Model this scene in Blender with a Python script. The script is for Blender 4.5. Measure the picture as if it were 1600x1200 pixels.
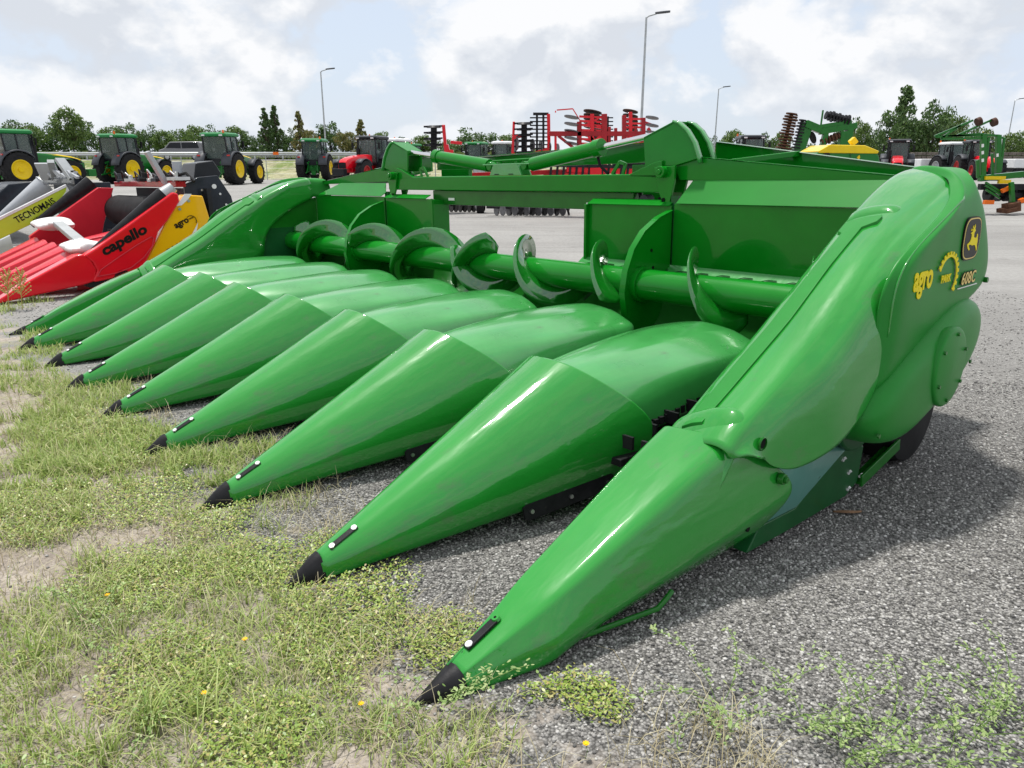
import bpy, math, random
import numpy as np
from mathutils import Vector, Matrix
random.seed(7); np.random.seed(7)
R=math.radians; PI=math.pi
for o in list(bpy.data.objects): bpy.data.objects.remove(o)
sc=bpy.context.scene
col=sc.collection
# ------------------------------------------------------------------ camera
CAMZ=1.254; F=1150.0; TH=math.atan((600-255)/F)
cam=bpy.data.objects.new('camera',bpy.data.cameras.new('camera')); col.objects.link(cam)
cam.data.sensor_width=36; cam.data.lens=F/1600*36; cam.data.clip_start=0.05; cam.data.clip_end=3000
cam.location=(0,0,CAMZ); cam.rotation_euler=(PI/2-TH,0,0); sc.camera=cam
def at(px,py,D):
    """world point seen at a photo pixel at distance D along world +Y"""
    c,s=math.cos(TH),math.sin(TH)
    x=px-800; up=-(py-600)
    y=F*c+up*s; z=-F*s+up*c
    t=D/y
    return Vector((x*t,D,CAMZ+z*t))
# machine frame
MU=Vector((0.66104853,-0.75009498,0.0192966)); MV=Vector((0.750234676,0.661171635,0)); MW=Vector((-0.01275836,0.01447698,0.9998138))
MO=Vector((-0.18300922,1.45154437,0.0))
def mframe(): 
    m=Matrix((MU,MV,MW)).transposed().to_4x4(); m.translation=MO; return m
MM=mframe(); MI=MM.inverted()
def ground_z(x,y):
    s=(-(x-MO.x)*MU.x-(y-MO.y)*MU.y)/math.hypot(MU.x,MU.y)
    pl=-0.0193*min(max(s,-3),7)
    d=math.hypot(x,y); t=min(max((d-9)/8,0),1); t=t*t*(3-2*t)
    return pl*(1-t)-0.1*t
# ------------------------------------------------------------------ helpers
MATS={}
def tag(o,label=None,cat=None,group=None,kind=None):
    if label: o['label']=label
    if cat: o['category']=cat
    if group: o['group']=group
    if kind: o['kind']=kind
    return o
def empty(name,loc=(0,0,0),rz=0,mat=None):
    o=bpy.data.objects.new(name,None); col.objects.link(o); o.empty_display_size=.2
    if mat is not None: o.matrix_world=mat
    else: o.location=loc; o.rotation_euler=(0,0,rz)
    return o
def children(o): return [c for c in bpy.data.objects if c.parent==o]
def copy_tree(o,parent=None):
    c=o.copy(); col.objects.link(c); c.parent=parent
    for ch in children(o): copy_tree(ch,c)
    return c
class MB:
    def __init__(s): s.v=[]; s.f=[]
    def add(s,v,f):
        n=len(s.v); s.v+= [tuple(p) for p in v]; s.f+=[tuple(i+n for i in q) for q in f]; return s
    def box(s,c,d,rot=None,M=None):
        x,y,z=d[0]/2,d[1]/2,d[2]/2
        vs=[Vector(p) for p in ((-x,-y,-z),(x,-y,-z),(x,y,-z),(-x,y,-z),(-x,-y,z),(x,-y,z),(x,y,z),(-x,y,z))]
        if rot: 
            from mathutils import Euler
            e=Euler(rot).to_matrix(); vs=[e@p for p in vs]
        vs=[p+Vector(c) for p in vs]
        return s.add(vs,[(0,3,2,1),(4,5,6,7),(0,1,5,4),(1,2,6,5),(2,3,7,6),(3,0,4,7)])
    def bb(s,a,b):  # min max box
        return s.box([(p+q)/2 for p,q in zip(a,b)],[abs(q-p) for p,q in zip(a,b)])
    def bar(s,p,q,w,h=None,up=(0,0,1)):
        p=Vector(p); q=Vector(q); h=h or w; d=(q-p).normalized(); u=Vector(up)
        if abs(d.dot(u))>.98: u=Vector((1,0,0))
        a=d.cross(u).normalized(); b=a.cross(d).normalized()
        vs=[]
        for e in (p,q):
            for i,j in ((-1,-1),(1,-1),(1,1),(-1,1)): vs.append(e+a*i*w/2+b*j*h/2)
        return s.add(vs,[(3,2,1,0),(4,5,6,7),(0,1,5,4),(1,2,6,5),(2,3,7,6),(3,0,4,7)])
    def cyl(s,p,q,r,r2=None,n=20,cap=True):
        p=Vector(p); q=Vector(q); r2=r if r2 is None else r2; d=(q-p).normalized()
        u=Vector((0,0,1)) if abs(d.z)<.9 else Vector((1,0,0)); a=d.cross(u).normalized(); b=a.cross(d)
        vs=[];
        for e,rr in ((p,r),(q,r2)):
            for k in range(n):
                t=2*PI*k/n; vs.append(e+(a*math.cos(t)+b*math.sin(t))*rr)
        fs=[(k,(k+1)%n,n+(k+1)%n,n+k) for k in range(n)]
        if cap: fs+= [tuple(range(n-1,-1,-1)),tuple(range(n,2*n))]
        return s.add(vs,fs)
    def tube(s,pts,r,n=10):
        pts=[Vector(p) for p in pts]; vs=[]; a=None
        for i,p in enumerate(pts):
            d=(pts[min(i+1,len(pts)-1)]-pts[max(i-1,0)]).normalized()
            if a is None:
                u=Vector((0,0,1)) if abs(d.z)<.9 else Vector((1,0,0)); a=d.cross(u).normalized()
            else: a=(a-d*a.dot(d)).normalized()
            b=d.cross(a)
            for k in range(n):
                t=2*PI*k/n; vs.append(p+(a*math.cos(t)+b*math.sin(t))*r)
        fs=[(i*n+k,i*n+(k+1)%n,(i+1)*n+(k+1)%n,(i+1)*n+k) for i in range(len(pts)-1) for k in range(n)]
        m=len(pts)-1
        fs+=[tuple(range(n-1,-1,-1)),tuple(m*n+k for k in range(n))]
        return s.add(vs,fs)
    def prism(s,poly,axis,a,b):
        """poly of 2D points extruded along axis from a to b"""
        def mk(p,t):
            if axis=='x': return (t,p[0],p[1])
            if axis=='y': return (p[0],t,p[1])
            return (p[0],p[1],t)
        n=len(poly); vs=[mk(p,a) for p in poly]+[mk(p,b) for p in poly]
        return s.add(vs,[tuple(range(n-1,-1,-1)),tuple(range(n,2*n))]+[(k,(k+1)%n,n+(k+1)%n,n+k) for k in range(n)])
    def loft(s,rows,closed=False,capa=False,capb=False):
        m=len(rows[0]); vs=[p for r in rows for p in r]; fs=[]
        for i in range(len(rows)-1):
            for k in range(m if closed else m-1):
                fs.append((i*m+k,i*m+(k+1)%m,(i+1)*m+(k+1)%m,(i+1)*m+k))
        if capa: fs.append(tuple(range(m-1,-1,-1)))
        if capb: fs.append(tuple((len(rows)-1)*m+k for k in range(m)))
        return s.add(vs,fs)
    def lathe(s,prof,c,axis='x',n=32):
        """prof: list of (offset along axis, radius)"""
        rows=[]
        for h,r in prof:
            row=[]
            for k in range(n):
                t=2*PI*k/n; a,b=r*math.cos(t),r*math.sin(t)
                row.append((c[0]+h,c[1]+a,c[2]+b) if axis=='x' else (c[0]+a,c[1]+h,c[2]+b) if axis=='y' else (c[0]+a,c[1]+b,c[2]+h))
            rows.append(row)
        return s.loft(rows,closed=True)
    def build(s,name,mat,parent=None,smooth=35,bevel=0,sub=0,solid=0,seg=2,offset=-1):
        me=bpy.data.meshes.new(name); me.from_pydata(s.v,[],s.f); 
        import bmesh
        bm=bmesh.new(); bm.from_mesh(me); bmesh.ops.recalc_face_normals(bm,faces=bm.faces); bm.to_mesh(me); bm.free()
        me.materials.append(M(mat) if isinstance(mat,str) else mat)
        if smooth:
            me.polygons.foreach_set('use_smooth',[True]*len(me.polygons))
            me.set_sharp_from_angle(angle=R(smooth if not sub else 60))
        o=bpy.data.objects.new(name,me); col.objects.link(o)
        if parent is not None: o.parent=parent
        if sub:
            md=o.modifiers.new('s','SUBSURF'); md.levels=md.render_levels=sub
        if solid:
            md=o.modifiers.new('t','SOLIDIFY'); md.thickness=solid; md.offset=offset
        if bevel:
            md=o.modifiers.new('b','BEVEL'); md.width=bevel; md.segments=seg; md.limit_method='ANGLE'; md.angle_limit=R(40); md.harden_normals=True
        return o
def npmesh(name,verts,faces4,mat,parent=None,smooth=False):
    me=bpy.data.meshes.new(name); verts=np.asarray(verts,dtype=np.float32); f=np.asarray(faces4,dtype=np.int32); k=f.shape[1]
    me.vertices.add(len(verts)); me.vertices.foreach_set('co',verts.ravel())
    me.loops.add(f.size); me.loops.foreach_set('vertex_index',f.ravel())
    me.polygons.add(len(f)); me.polygons.foreach_set('loop_start',np.arange(0,f.size,k,dtype=np.int32))
    me.polygons.foreach_set('loop_total',np.full(len(f),k,dtype=np.int32))
    if smooth: me.polygons.foreach_set('use_smooth',np.ones(len(f),dtype=bool))
    me.update(calc_edges=True); me.materials.append(M(mat))
    o=bpy.data.objects.new(name,me); col.objects.link(o)
    if parent is not None: o.parent=parent
    return o
def lerp_tab(tab,x):
    if x<=tab[0][0]: return tab[0][1]
    for (a,b),(c,d) in zip(tab,tab[1:]):
        if x<=c: return b+(d-b)*(x-a)/(c-a)
    return tab[-1][1]
# ------------------------------------------------------------------ materials
def pm(name,color,rough=.5,metal=0,coat=0,coatr=.05,var=0,vscale=3,bump=0,bscale=40,bdist=.002,spec=.18,cior=1.36,dirt=None,rvar=0,streak=0):
    m=bpy.data.materials.new(name); m.use_nodes=True; nt=m.node_tree; b=nt.nodes['Principled BSDF']
    b.inputs['Base Color'].default_value=(*color,1); b.inputs['Roughness'].default_value=rough; b.inputs['Metallic'].default_value=metal
    b.inputs['Coat Weight'].default_value=coat; b.inputs['Coat Roughness'].default_value=coatr; b.inputs['Specular IOR Level'].default_value=spec
    L=nt.links.new; N=nt.nodes.new
    if coat: b.inputs['Coat IOR'].default_value=cior
    tc=N('ShaderNodeTexCoord')
    last=None
    if var:
        n=N('ShaderNodeTexNoise'); n.inputs['Scale'].default_value=vscale; n.inputs['Detail'].default_value=5; n.inputs['Roughness'].default_value=.6; L(tc.outputs['Object'],n.inputs['Vector'])
        r=N('ShaderNodeValToRGB'); r.color_ramp.elements[0].position=.3; r.color_ramp.elements[1].position=.72
        r.color_ramp.elements[0].color=(*[c*(1-var) for c in color],1); r.color_ramp.elements[1].color=(*[min(1,c*(1+var)+var*.01) for c in color],1)
        L(n.outputs['Fac'],r.inputs['Fac']); last=r.outputs['Color']
        if rvar:
            mr=N('ShaderNodeMapRange'); mr.inputs['To Min'].default_value=max(.02,rough-rvar); mr.inputs['To Max'].default_value=rough+rvar
            L(n.outputs['Fac'],mr.inputs['Value']); L(mr.outputs[0],b.inputs['Roughness'])
    if dirt:
        dc,thr,ds=dirt
        n=N('ShaderNodeTexNoise'); n.inputs['Scale'].default_value=ds; n.inputs['Detail'].default_value=8; n.inputs['Roughness'].default_value=.7
        mp=N('ShaderNodeMapping'); mp.inputs['Scale'].default_value=(1,.45,1); mp.inputs['Rotation'].default_value=(0,0,.6); L(tc.outputs['Object'],mp.inputs['Vector']); L(mp.outputs[0],n.inputs['Vector'])
        r=N('ShaderNodeValToRGB'); r.color_ramp.elements[0].position=thr; r.color_ramp.elements[1].position=thr+.12
        L(n.outputs['Fac'],r.inputs['Fac'])
        mx=N('ShaderNodeMix'); mx.data_type='RGBA'; L(r.outputs['Color'],mx.inputs['Factor'])
        if last: L(last,mx.inputs['A'])
        else: mx.inputs['A'].default_value=(*color,1)
        mx.inputs['B'].default_value=(*dc,1); last=mx.outputs['Result']
    if last: L(last,b.inputs['Base Color'])
    if bump:
        n=N('ShaderNodeTexNoise'); n.inputs['Scale'].default_value=bscale; n.inputs['Detail'].default_value=3; L(tc.outputs['Object'],n.inputs['Vector'])
        bp=N('ShaderNodeBump'); bp.inputs['Strength'].default_value=bump; bp.inputs['Distance'].default_value=bdist
        if streak:   # faint press lines running along the sheet
            mp=N('ShaderNodeMapping'); mp.inputs['Scale'].default_value=(1,.07,.55); L(tc.outputs['Object'],mp.inputs['Vector'])
            n.inputs['Scale'].default_value=streak; n.inputs['Detail'].default_value=2.5; n.inputs['Roughness'].default_value=.45; L(mp.outputs[0],n.inputs['Vector'])
        L(n.outputs['Fac'],bp.inputs['Height']); L(bp.outputs[0],b.inputs['Normal'])
        if coat: L(bp.outputs[0],b.inputs['Coat Normal'])
    return m
def leafm(name,cols,trans=.25,rough=.55):
    """foliage: colour varies from leaf to leaf"""
    m=bpy.data.materials.new(name); m.use_nodes=True; nt=m.node_tree; b=nt.nodes['Principled BSDF']; L=nt.links.new; N=nt.nodes.new
    g=N('ShaderNodeNewGeometry'); r=N('ShaderNodeValToRGB'); L(g.outputs['Random Per Island'],r.inputs['Fac'])
    e=r.color_ramp.elements
    while len(e)<len(cols): e.new(.5)
    for i,c in enumerate(cols): e[i].position=i/(len(cols)-1) if len(cols)>1 else 0; e[i].color=(*c,1)
    L(r.outputs['Color'],b.inputs['Base Color']); b.inputs['Roughness'].default_value=rough
    t=N('ShaderNodeBsdfTranslucent'); L(r.outputs['Color'],t.inputs['Color'])
    mx=N('ShaderNodeMixShader'); mx.inputs[0].default_value=trans; L(b.outputs[0],mx.inputs[1]); L(t.outputs[0],mx.inputs[2])
    L(mx.outputs[0],nt.nodes['Material Output'].inputs['Surface']); return m
GREEN=(.014,.245,.024)
SPEC={
 'green_paint':lambda:pm('green_paint',GREEN,.34,coat=1,coatr=.065,var=.08,vscale=2.5,bump=.5,bscale=4,bdist=.005,streak=24,rvar=.08,spec=.1,cior=1.6,dirt=((.045,.20,.045),.58,6)),
 'green_hood':lambda:pm('green_hood',(.045,.30,.065),.30,cior=1.75,coat=1,coatr=.16,var=.12,vscale=5,bump=.5,bscale=6,bdist=.006,streak=14,rvar=.1,dirt=((.05,.14,.04),.64,9)),
 'green_sheet':lambda:pm('green_sheet',(.002,.195,.009),.30,coat=.5,coatr=.06,cior=1.5,spec=.1,var=.12,vscale=3,bump=.08,bscale=5,bdist=.004,rvar=.08),
 'green_gloss':lambda:pm('green_gloss',(.005,.17,.010),.25,coat=1,coatr=.015,cior=1.9,spec=.2,var=.1,vscale=4,bump=.15,bscale=5,bdist=.004),
 'green_satin':lambda:pm('green_satin',(.008,.20,.016),.42,coat=.25,coatr=.25,var=.08,vscale=3),
 'green_matte':lambda:pm('green_matte',(.008,.14,.010),.32,coat=.7,coatr=.12,var=.15,vscale=6,bump=.3,bscale=12,bdist=.003),
 'green_plastic':lambda:pm('green_plastic',(.014,.21,.024),.42,coat=.15,coatr=.3,var=.08,vscale=6,bump=.25,bscale=400,bdist=.0006),
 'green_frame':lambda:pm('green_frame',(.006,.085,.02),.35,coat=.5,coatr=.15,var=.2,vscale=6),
 'green_sky_sheen':lambda:pm('green_sky_sheen',(.11,.30,.25),.35,coat=.8,coatr=.1,var=.1),  # slope plate's bluish sky reflection, put into the base colour
 'black_plastic':lambda:pm('black_plastic',(.012,.012,.014),.42,var=.3,vscale=20,bump=.4,bscale=120,bdist=.001,dirt=((.10,.085,.07),.66,30)),
 'black_rubber':lambda:pm('black_rubber',(.015,.015,.016),.75,var=.35,vscale=8,bump=.3,bscale=60),
 'black_paint':lambda:pm('black_paint',(.012,.014,.018),.35,coat=.3,var=.2),
 'navy_steel':lambda:pm('navy_steel',(.018,.024,.034),.4,coat=.3,var=.25,vscale=8,dirt=((.12,.11,.1),.68,14)),
 'steel':lambda:pm('steel',(.55,.55,.55),.3,metal=1,var=.15,vscale=10),
 'galv':lambda:pm('galv',(.42,.44,.45),.45,metal=.7,var=.15,vscale=4),
 'chrome':lambda:pm('chrome',(.75,.75,.76),.12,metal=1),
 'bolt_white':lambda:pm('bolt_white',(.72,.72,.72),.35,metal=.3),
 'hole':lambda:pm('hole',(.004,.006,.004),.9),
 'yellow_decal':lambda:pm('yellow_decal',(.85,.70,.005),.5,spec=.2),
 'black_decal':lambda:pm('black_decal',(.006,.006,.006),.4,spec=.2),
 'white_decal':lambda:pm('white_decal',(.8,.8,.78),.4),
 'gold_decal':lambda:pm('gold_decal',(.8,.62,.22),.5,spec=.2),
 'yellow_paint':lambda:pm('yellow_paint',(.85,.46,.002),.28,coat=1,var=.05),
 'rim_yellow':lambda:pm('rim_yellow',(.78,.55,.005),.35,coat=.5,var=.1,vscale=3),
 'lime_paint':lambda:pm('lime_paint',(.50,.62,.045),.3,coat=.8,var=.05),
 'red_paint':lambda:pm('red_paint',(.72,.002,.014),.3,coat=.9,coatr=.08,var=.08,bump=.2,bscale=10,bdist=.003),
 'red_plastic':lambda:pm('red_plastic',(.62,.022,.04),.4,coat=.5,coatr=.2,var=.1),
 'red_dark':lambda:pm('red_dark',(.36,.006,.012),.38,coat=.6,var=.2,vscale=6),
 'white_paint':lambda:pm('white_paint',(.72,.73,.74),.4,coat=.5,var=.08),
 'grey_paint':lambda:pm('grey_paint',(.42,.44,.47),.38,coat=.4,var=.1),
 'grey_plastic':lambda:pm('grey_plastic',(.06,.065,.075),.5,var=.1),
 'orange':lambda:pm('orange',(.85,.16,.01),.35,coat=.5),
 'tail_red':lambda:pm('tail_red',(.5,.03,.02),.25,coat=1),
 'disc_steel':lambda:pm('disc_steel',(.16,.16,.17),.4,metal=.6,var=.4,vscale=8),
 'dark_steel':lambda:pm('dark_steel',(.02,.02,.022),.45,metal=.3,var=.4,vscale=8),
 'rust':lambda:pm('rust',(.10,.045,.025),.8,var=.5,vscale=10),
 'bag':lambda:pm('bag',(.75,.74,.74),.55,var=.1,bump=.6,bscale=12,bdist=.02),
 'wood':lambda:pm('wood',(.20,.12,.07),.8,var=.4,vscale=30),
 'bark':lambda:pm('bark',(.09,.07,.05),.9,var=.3,vscale=12),
 'yellow_flower':lambda:pm('yellow_flower',(.85,.50,.01),.6),
 'grey_car':lambda:pm('grey_car',(.20,.20,.21),.3,coat=1),
 'dry_stem':lambda:pm('dry_stem',(.45,.36,.12),.8,var=.2),
 'stem_green':lambda:pm('stem_green',(.12,.2,.05),.6),
 'green_tractor':lambda:pm('green_tractor',(.008,.16,.02),.35,coat=.6,coatr=.1,var=.1),
 'green_roof':lambda:pm('green_roof',(.015,.20,.05),.45,coat=.3,coatr=.2),
 'rim_red':lambda:pm('rim_red',(.35,.02,.02),.4),
 'rust_disc':lambda:pm('rust_disc',(.07,.035,.025),.6,metal=.3,var=.5,vscale=10),
 'dark_disc':lambda:pm('dark_disc',(.03,.03,.03),.4,metal=.5,var=.5),
 'crate_grey':lambda:pm('crate_grey',(.16,.14,.12),.85,var=.5,vscale=2),
 'galv_bright':lambda:pm('galv_bright',(.55,.57,.58),.4,metal=.4,var=.1),
 'bank':lambda:pm('bank',(.34,.33,.20),.95,var=.35,vscale=.8,bump=1,bscale=3,bdist=.3,dirt=((.17,.22,.07),.5,.5)),
 'bank_green':lambda:pm('bank_green',(.09,.14,.03),.95,var=.4,vscale=.3),
 'far_road':lambda:pm('far_road',(.2,.2,.2),.9),
 'leaf_dark':lambda:leafm('leaf_dark',[(.035,.075,.02),(.07,.14,.035),(.12,.20,.05)]),
 'leaf_mid':lambda:leafm('leaf_mid',[(.06,.12,.025),(.11,.19,.04),(.18,.26,.06)]),
 'leaf_brown':lambda:leafm('leaf_brown',[(.09,.13,.035),(.19,.20,.05),(.30,.23,.08)]),
 'grass_blade':lambda:leafm('grass_blade',[(.20,.29,.06),(.30,.42,.10),(.42,.50,.16),(.54,.52,.27)],.3),
 'grass_dry':lambda:leafm('grass_dry',[(.30,.25,.14),(.42,.37,.22),(.52,.48,.32)],.2),
 'mat_leaf':lambda:leafm('mat_leaf',[(.14,.23,.03),(.24,.36,.06),(.38,.45,.10),(.42,.33,.14)],.2,.4),
 'weed_leaf':lambda:leafm('weed_leaf',[(.18,.30,.08),(.30,.42,.14),(.42,.50,.22)],.3,.45),
 'verge':lambda:leafm('verge',[(.10,.17,.03),(.18,.26,.05),(.26,.30,.08)],.3),
 'stone':lambda:leafm('stone',[(.08,.078,.075),(.17,.165,.16),(.27,.26,.25),(.36,.35,.335),(.55,.54,.52)],0,.85),
}
def M(n):
    if n not in MATS: MATS[n]=SPEC[n]()
    return MATS[n]
def glass_mat():
    m=pm('glass',(.10,.14,.13),.08,coat=1,coatr=.02); b=m.node_tree.nodes['Principled BSDF']; b.inputs['Alpha'].default_value=.45; b.inputs['Coat IOR'].default_value=1.5; return m
MATS['glass']=glass_mat()
# ground material
def ground_mat():
    m=bpy.data.materials.new('ground'); m.use_nodes=True; nt=m.node_tree; b=nt.nodes['Principled BSDF']; L=nt.links.new; N=nt.nodes.new
    tc=N('ShaderNodeTexCoord'); P=tc.outputs['Object']
    def noise(s,d=4,r=.55,v=P):
        n=N('ShaderNodeTexNoise'); n.inputs['Scale'].default_value=s; n.inputs['Detail'].default_value=d; n.inputs['Roughness'].default_value=r; L(v,n.inputs['Vector']); return n.outputs['Fac']
    def ramp(x,stops):
        r=N('ShaderNodeValToRGB'); e=r.color_ramp.elements
        while len(e)<len(stops): e.new(.5)
        for i,(p,c) in enumerate(stops): e[i].position=p; e[i].color=(c,c,c,1) if not isinstance(c,tuple) else (*c,1)
        L(x,r.inputs['Fac']); return r.outputs['Color']
    def mix(f,a,bb,t='MIX'):
        n=N('ShaderNodeMix'); n.data_type='RGBA'; n.blend_type=t
        for k,v in (('Factor',f),('A',a),('B',bb)):
            if isinstance(v,(int,float)): n.inputs[k].default_value=v
            elif isinstance(v,tuple): n.inputs[k].default_value=(*v,1)
            else: L(v,n.inputs[k])
        return n.outputs['Result']
    def math_(op,a,bv=None,clamp=False):
        n=N('ShaderNodeMath'); n.operation=op; n.use_clamp=clamp
        for i,v in enumerate((a,bv)):
            if v is None: continue
            if isinstance(v,(int,float)): n.inputs[i].default_value=v
            else: L(v,n.inputs[i])
        return n.outputs[0]
    # gravel: two sizes of chips
    v1=N('ShaderNodeTexVoronoi'); v1.inputs['Scale'].default_value=135; L(P,v1.inputs['Vector'])
    v2=N('ShaderNodeTexVoronoi'); v2.inputs['Scale'].default_value=80; L(P,v2.inputs['Vector'])
    sep=N('ShaderNodeSeparateColor'); L(v1.outputs['Color'],sep.inputs[0]); sep2=N('ShaderNodeSeparateColor'); L(v2.outputs['Color'],sep2.inputs[0])
    chip=ramp(sep.outputs[0],[(0,(.10,.097,.092)),(.35,(.23,.225,.215)),(.7,(.36,.35,.335)),(1,(.62,.61,.58))])
    chip2=ramp(sep2.outputs[1],[(0,(.13,.127,.12)),(.5,(.28,.272,.26)),(1,(.50,.49,.465))])
    g=mix(ramp(noise(2.2),[(.42,0.),(.6,1.)]),chip,chip2)
    gap=ramp(v1.outputs['Distance'],[(.35,1.),(.75,.35)])
    g=mix(1.0,g,gap,'MULTIPLY')
    big=ramp(noise(.55,5,.6),[(.30,.55),(.52,.84),(.75,.98)])
    g=mix(1.0,g,big,'MULTIPLY')
    stain=ramp(noise(1.3,6,.65),[(.64,0.),(.76,.6)]); g=mix(stain,g,(.05,.045,.042))
    # far paved yard, pale and worn
    far=mix(ramp(noise(.25,6,.6),[(.3,0.),(.7,1.)]),(.27,.265,.255),(.38,.375,.36))
    far=mix(ramp(noise(22,3,.6),[(.35,.35),(.65,0.)]),far,(.16,.155,.15))
    mpt=N('ShaderNodeMapping'); mpt.inputs['Rotation'].default_value=(0,0,.35); mpt.inputs['Scale'].default_value=(.10,1.6,1); L(P,mpt.inputs['Vector'])
    far=mix(ramp(noise(1.0,5,.6,mpt.outputs[0]),[(.48,0.),(.57,.35),(.61,.05)]),far,(.20,.195,.185))
    far=mix(ramp(noise(.9,6,.7),[(.60,0.),(.70,.5)]),far,(.17,.165,.16))
    ln=N('ShaderNodeVectorMath'); ln.operation='LENGTH'; L(P,ln.inputs[0])
    fd=N('ShaderNodeMapRange'); fd.inputs['From Min'].default_value=3.2; fd.inputs['From Max'].default_value=9; L(ln.outputs['Value'],fd.inputs['Value'])
    g=mix(fd.outputs[0],g,far)
    # soil strip along the yard edge
    def dotc(vec,off):
        n=N('ShaderNodeVectorMath'); n.operation='DOT_PRODUCT'; L(P,n.inputs[0]); n.inputs[1].default_value=vec
        return math_('SUBTRACT',n.outputs['Value'],off)
    yl=dotc((MV.x,MV.y,0),MV.x*MO.x+MV.y*MO.y)
    wob=math_('MULTIPLY',math_('SUBTRACT',noise(3.0,5,.6),.5),1.5)
    wob2=math_('MULTIPLY',math_('SUBTRACT',noise(14,4,.6),.5),.35)
    e=math_('ADD',math_('ADD',yl,wob),wob2)
    soilf=N('ShaderNodeMapRange'); soilf.inputs['From Min'].default_value=.14; soilf.inputs['From Max'].default_value=-.06; L(e,soilf.inputs['Value'])
    soil=mix(ramp(noise(5,8,.7),[(.35,0.),(.65,1.)]),(.27,.23,.19),(.47,.42,.365))
    soil=mix(ramp(noise(60,4,.7),[(.40,.55),(.6,0.)]),soil,(.12,.10,.085))
    soil=mix(ramp(noise(1.6,4,.6),[(.5,0.),(.62,.5)]),soil,(.17,.19,.08))
    c=mix(soilf.outputs[0],g,soil)
    L(c,b.inputs['Base Color']); b.inputs['Roughness'].default_value=.9; b.inputs['Specular IOR Level'].default_value=.25
    hv=math_('SUBTRACT',1.0,v1.outputs['Distance'])
    hh=math_('ADD',math_('MULTIPLY',hv,math_('SUBTRACT',1.0,soilf.outputs[0])),math_('MULTIPLY',noise(45,6,.7),math_('MULTIPLY',soilf.outputs[0],1.2)))
    bp=N('ShaderNodeBump'); bp.inputs['Strength'].default_value=.9; bp.inputs['Distance'].default_value=.006; L(hh,bp.inputs['Height'])
    L(bp.outputs[0],b.inputs['Normal']); return m
MATS['ground']=ground_mat()
# ------------------------------------------------------------------ world + sun
w=bpy.data.worlds.new('World'); sc.world=w; w.use_nodes=True
SUN_EL,SUN_AZ=R(72),R(-35)      # azimuth from +Y towards +X
def world():
    nt=w.node_tree; L=nt.links.new; N=nt.nodes.new; bg=nt.nodes['Background']; bg.inputs['Strength'].default_value=.1
    sky=N('ShaderNodeTexSky'); sky.sky_type='NISHITA'; sky.sun_disc=False; sky.sun_elevation=SUN_EL; sky.sun_rotation=SUN_AZ; sky.air_density=1.0; sky.dust_density=2.0; sky.ozone_density=1
    tc=N('ShaderNodeTexCoord'); sp=N('ShaderNodeSeparateXYZ'); L(tc.outputs['Generated'],sp.inputs[0])
    def m_(op,a,b=None,clamp=False):
        n=N('ShaderNodeMath'); n.operation=op; n.use_clamp=clamp
        for i,v in enumerate((a,b)):
            if v is None: continue
            if isinstance(v,(int,float)): n.inputs[i].default_value=v
            else: L(v,n.inputs[i])
        return n.outputs[0]
    def vec(off=(0,0,0),sc=(1,1,1.5)):
        mp=N('ShaderNodeMapping'); mp.inputs['Scale'].default_value=sc; mp.inputs['Location'].default_value=off; L(tc.outputs['Generated'],mp.inputs[0]); return mp.outputs[0]
    def noise(s,d,r,v,dist=0):
        n=N('ShaderNodeTexNoise'); n.inputs['Scale'].default_value=s; n.inputs['Detail'].default_value=d; n.inputs['Roughness'].default_value=r; n.inputs['Distortion'].default_value=dist; L(v,n.inputs['Vector']); return n.outputs['Fac']
    def ramp(x,stops):
        r=N('ShaderNodeValToRGB'); e=r.color_ramp.elements
        while len(e)<len(stops): e.new(.5)
        for i,(p,c) in enumerate(stops): e[i].position=p; e[i].color=(*c,1) if isinstance(c,tuple) else (c,c,c,1)
        L(x,r.inputs['Fac']); return r.outputs['Color']
    def mix(f,a,b):
        n=N('ShaderNodeMix'); n.data_type='RGBA'
        for k,v in (('Factor',f),('A',a),('B',b)):
            if isinstance(v,(int,float)): n.inputs[k].default_value=v
            elif isinstance(v,tuple): n.inputs[k].default_value=(*v,1)
            else: L(v,n.inputs[k])
        return n.outputs['Result']
    veil=mix(ramp(noise(2.6,6,.55,vec((2.3,1.1,0.2))),[(.38,.78),(.62,.97)]),sky.outputs[0],(3.95,4.4,5.1))
    p1=noise(6.2,9,.54,vec((1.4,.9,.3)),.1); p2=noise(6.2,9,.54,vec((1.4,.9,.355)),.1)
    body=ramp(p1,[(.385,0.),(.43,.65),(.49,1.)])
    lit=m_('ADD',m_('MULTIPLY',m_('SUBTRACT',p1,p2),3.4),.5)
    shade=ramp(lit,[(.24,(3.95,4.18,4.55)),(.48,(4.6,4.78,5.05)),(.70,(5.4,5.45,5.55))])
    c=mix(body,veil,shade)
    hz=N('ShaderNodeMapRange'); hz.inputs['From Min'].default_value=.0; hz.inputs['From Max'].default_value=.10; hz.inputs['To Min'].default_value=.55; hz.inputs['To Max'].default_value=0; L(sp.outputs[2],hz.inputs['Value'])
    c=mix(hz.outputs[0],c,(4.3,4.7,5.15))
    L(c,bg.inputs['Color'])
world()
sun=bpy.data.objects.new('sun',bpy.data.lights.new('sun','SUN')); col.objects.link(sun)
sun.data.energy=2.4; sun.data.angle=R(4); sun.data.color=(1,.96,.90)
sd=Vector((math.sin(SUN_AZ)*math.cos(SUN_EL),math.cos(SUN_AZ)*math.cos(SUN_EL),math.sin(SUN_EL)))
sun.rotation_euler=sd.to_track_quat('Z','Y').to_euler()
vs=sc.view_settings; vs.view_transform='Standard'; vs.look='None'; vs.gamma=1; vs.exposure=0.85
sc.render.engine='CYCLES'; sc.render.resolution_x=1024; sc.render.resolution_y=768
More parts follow.
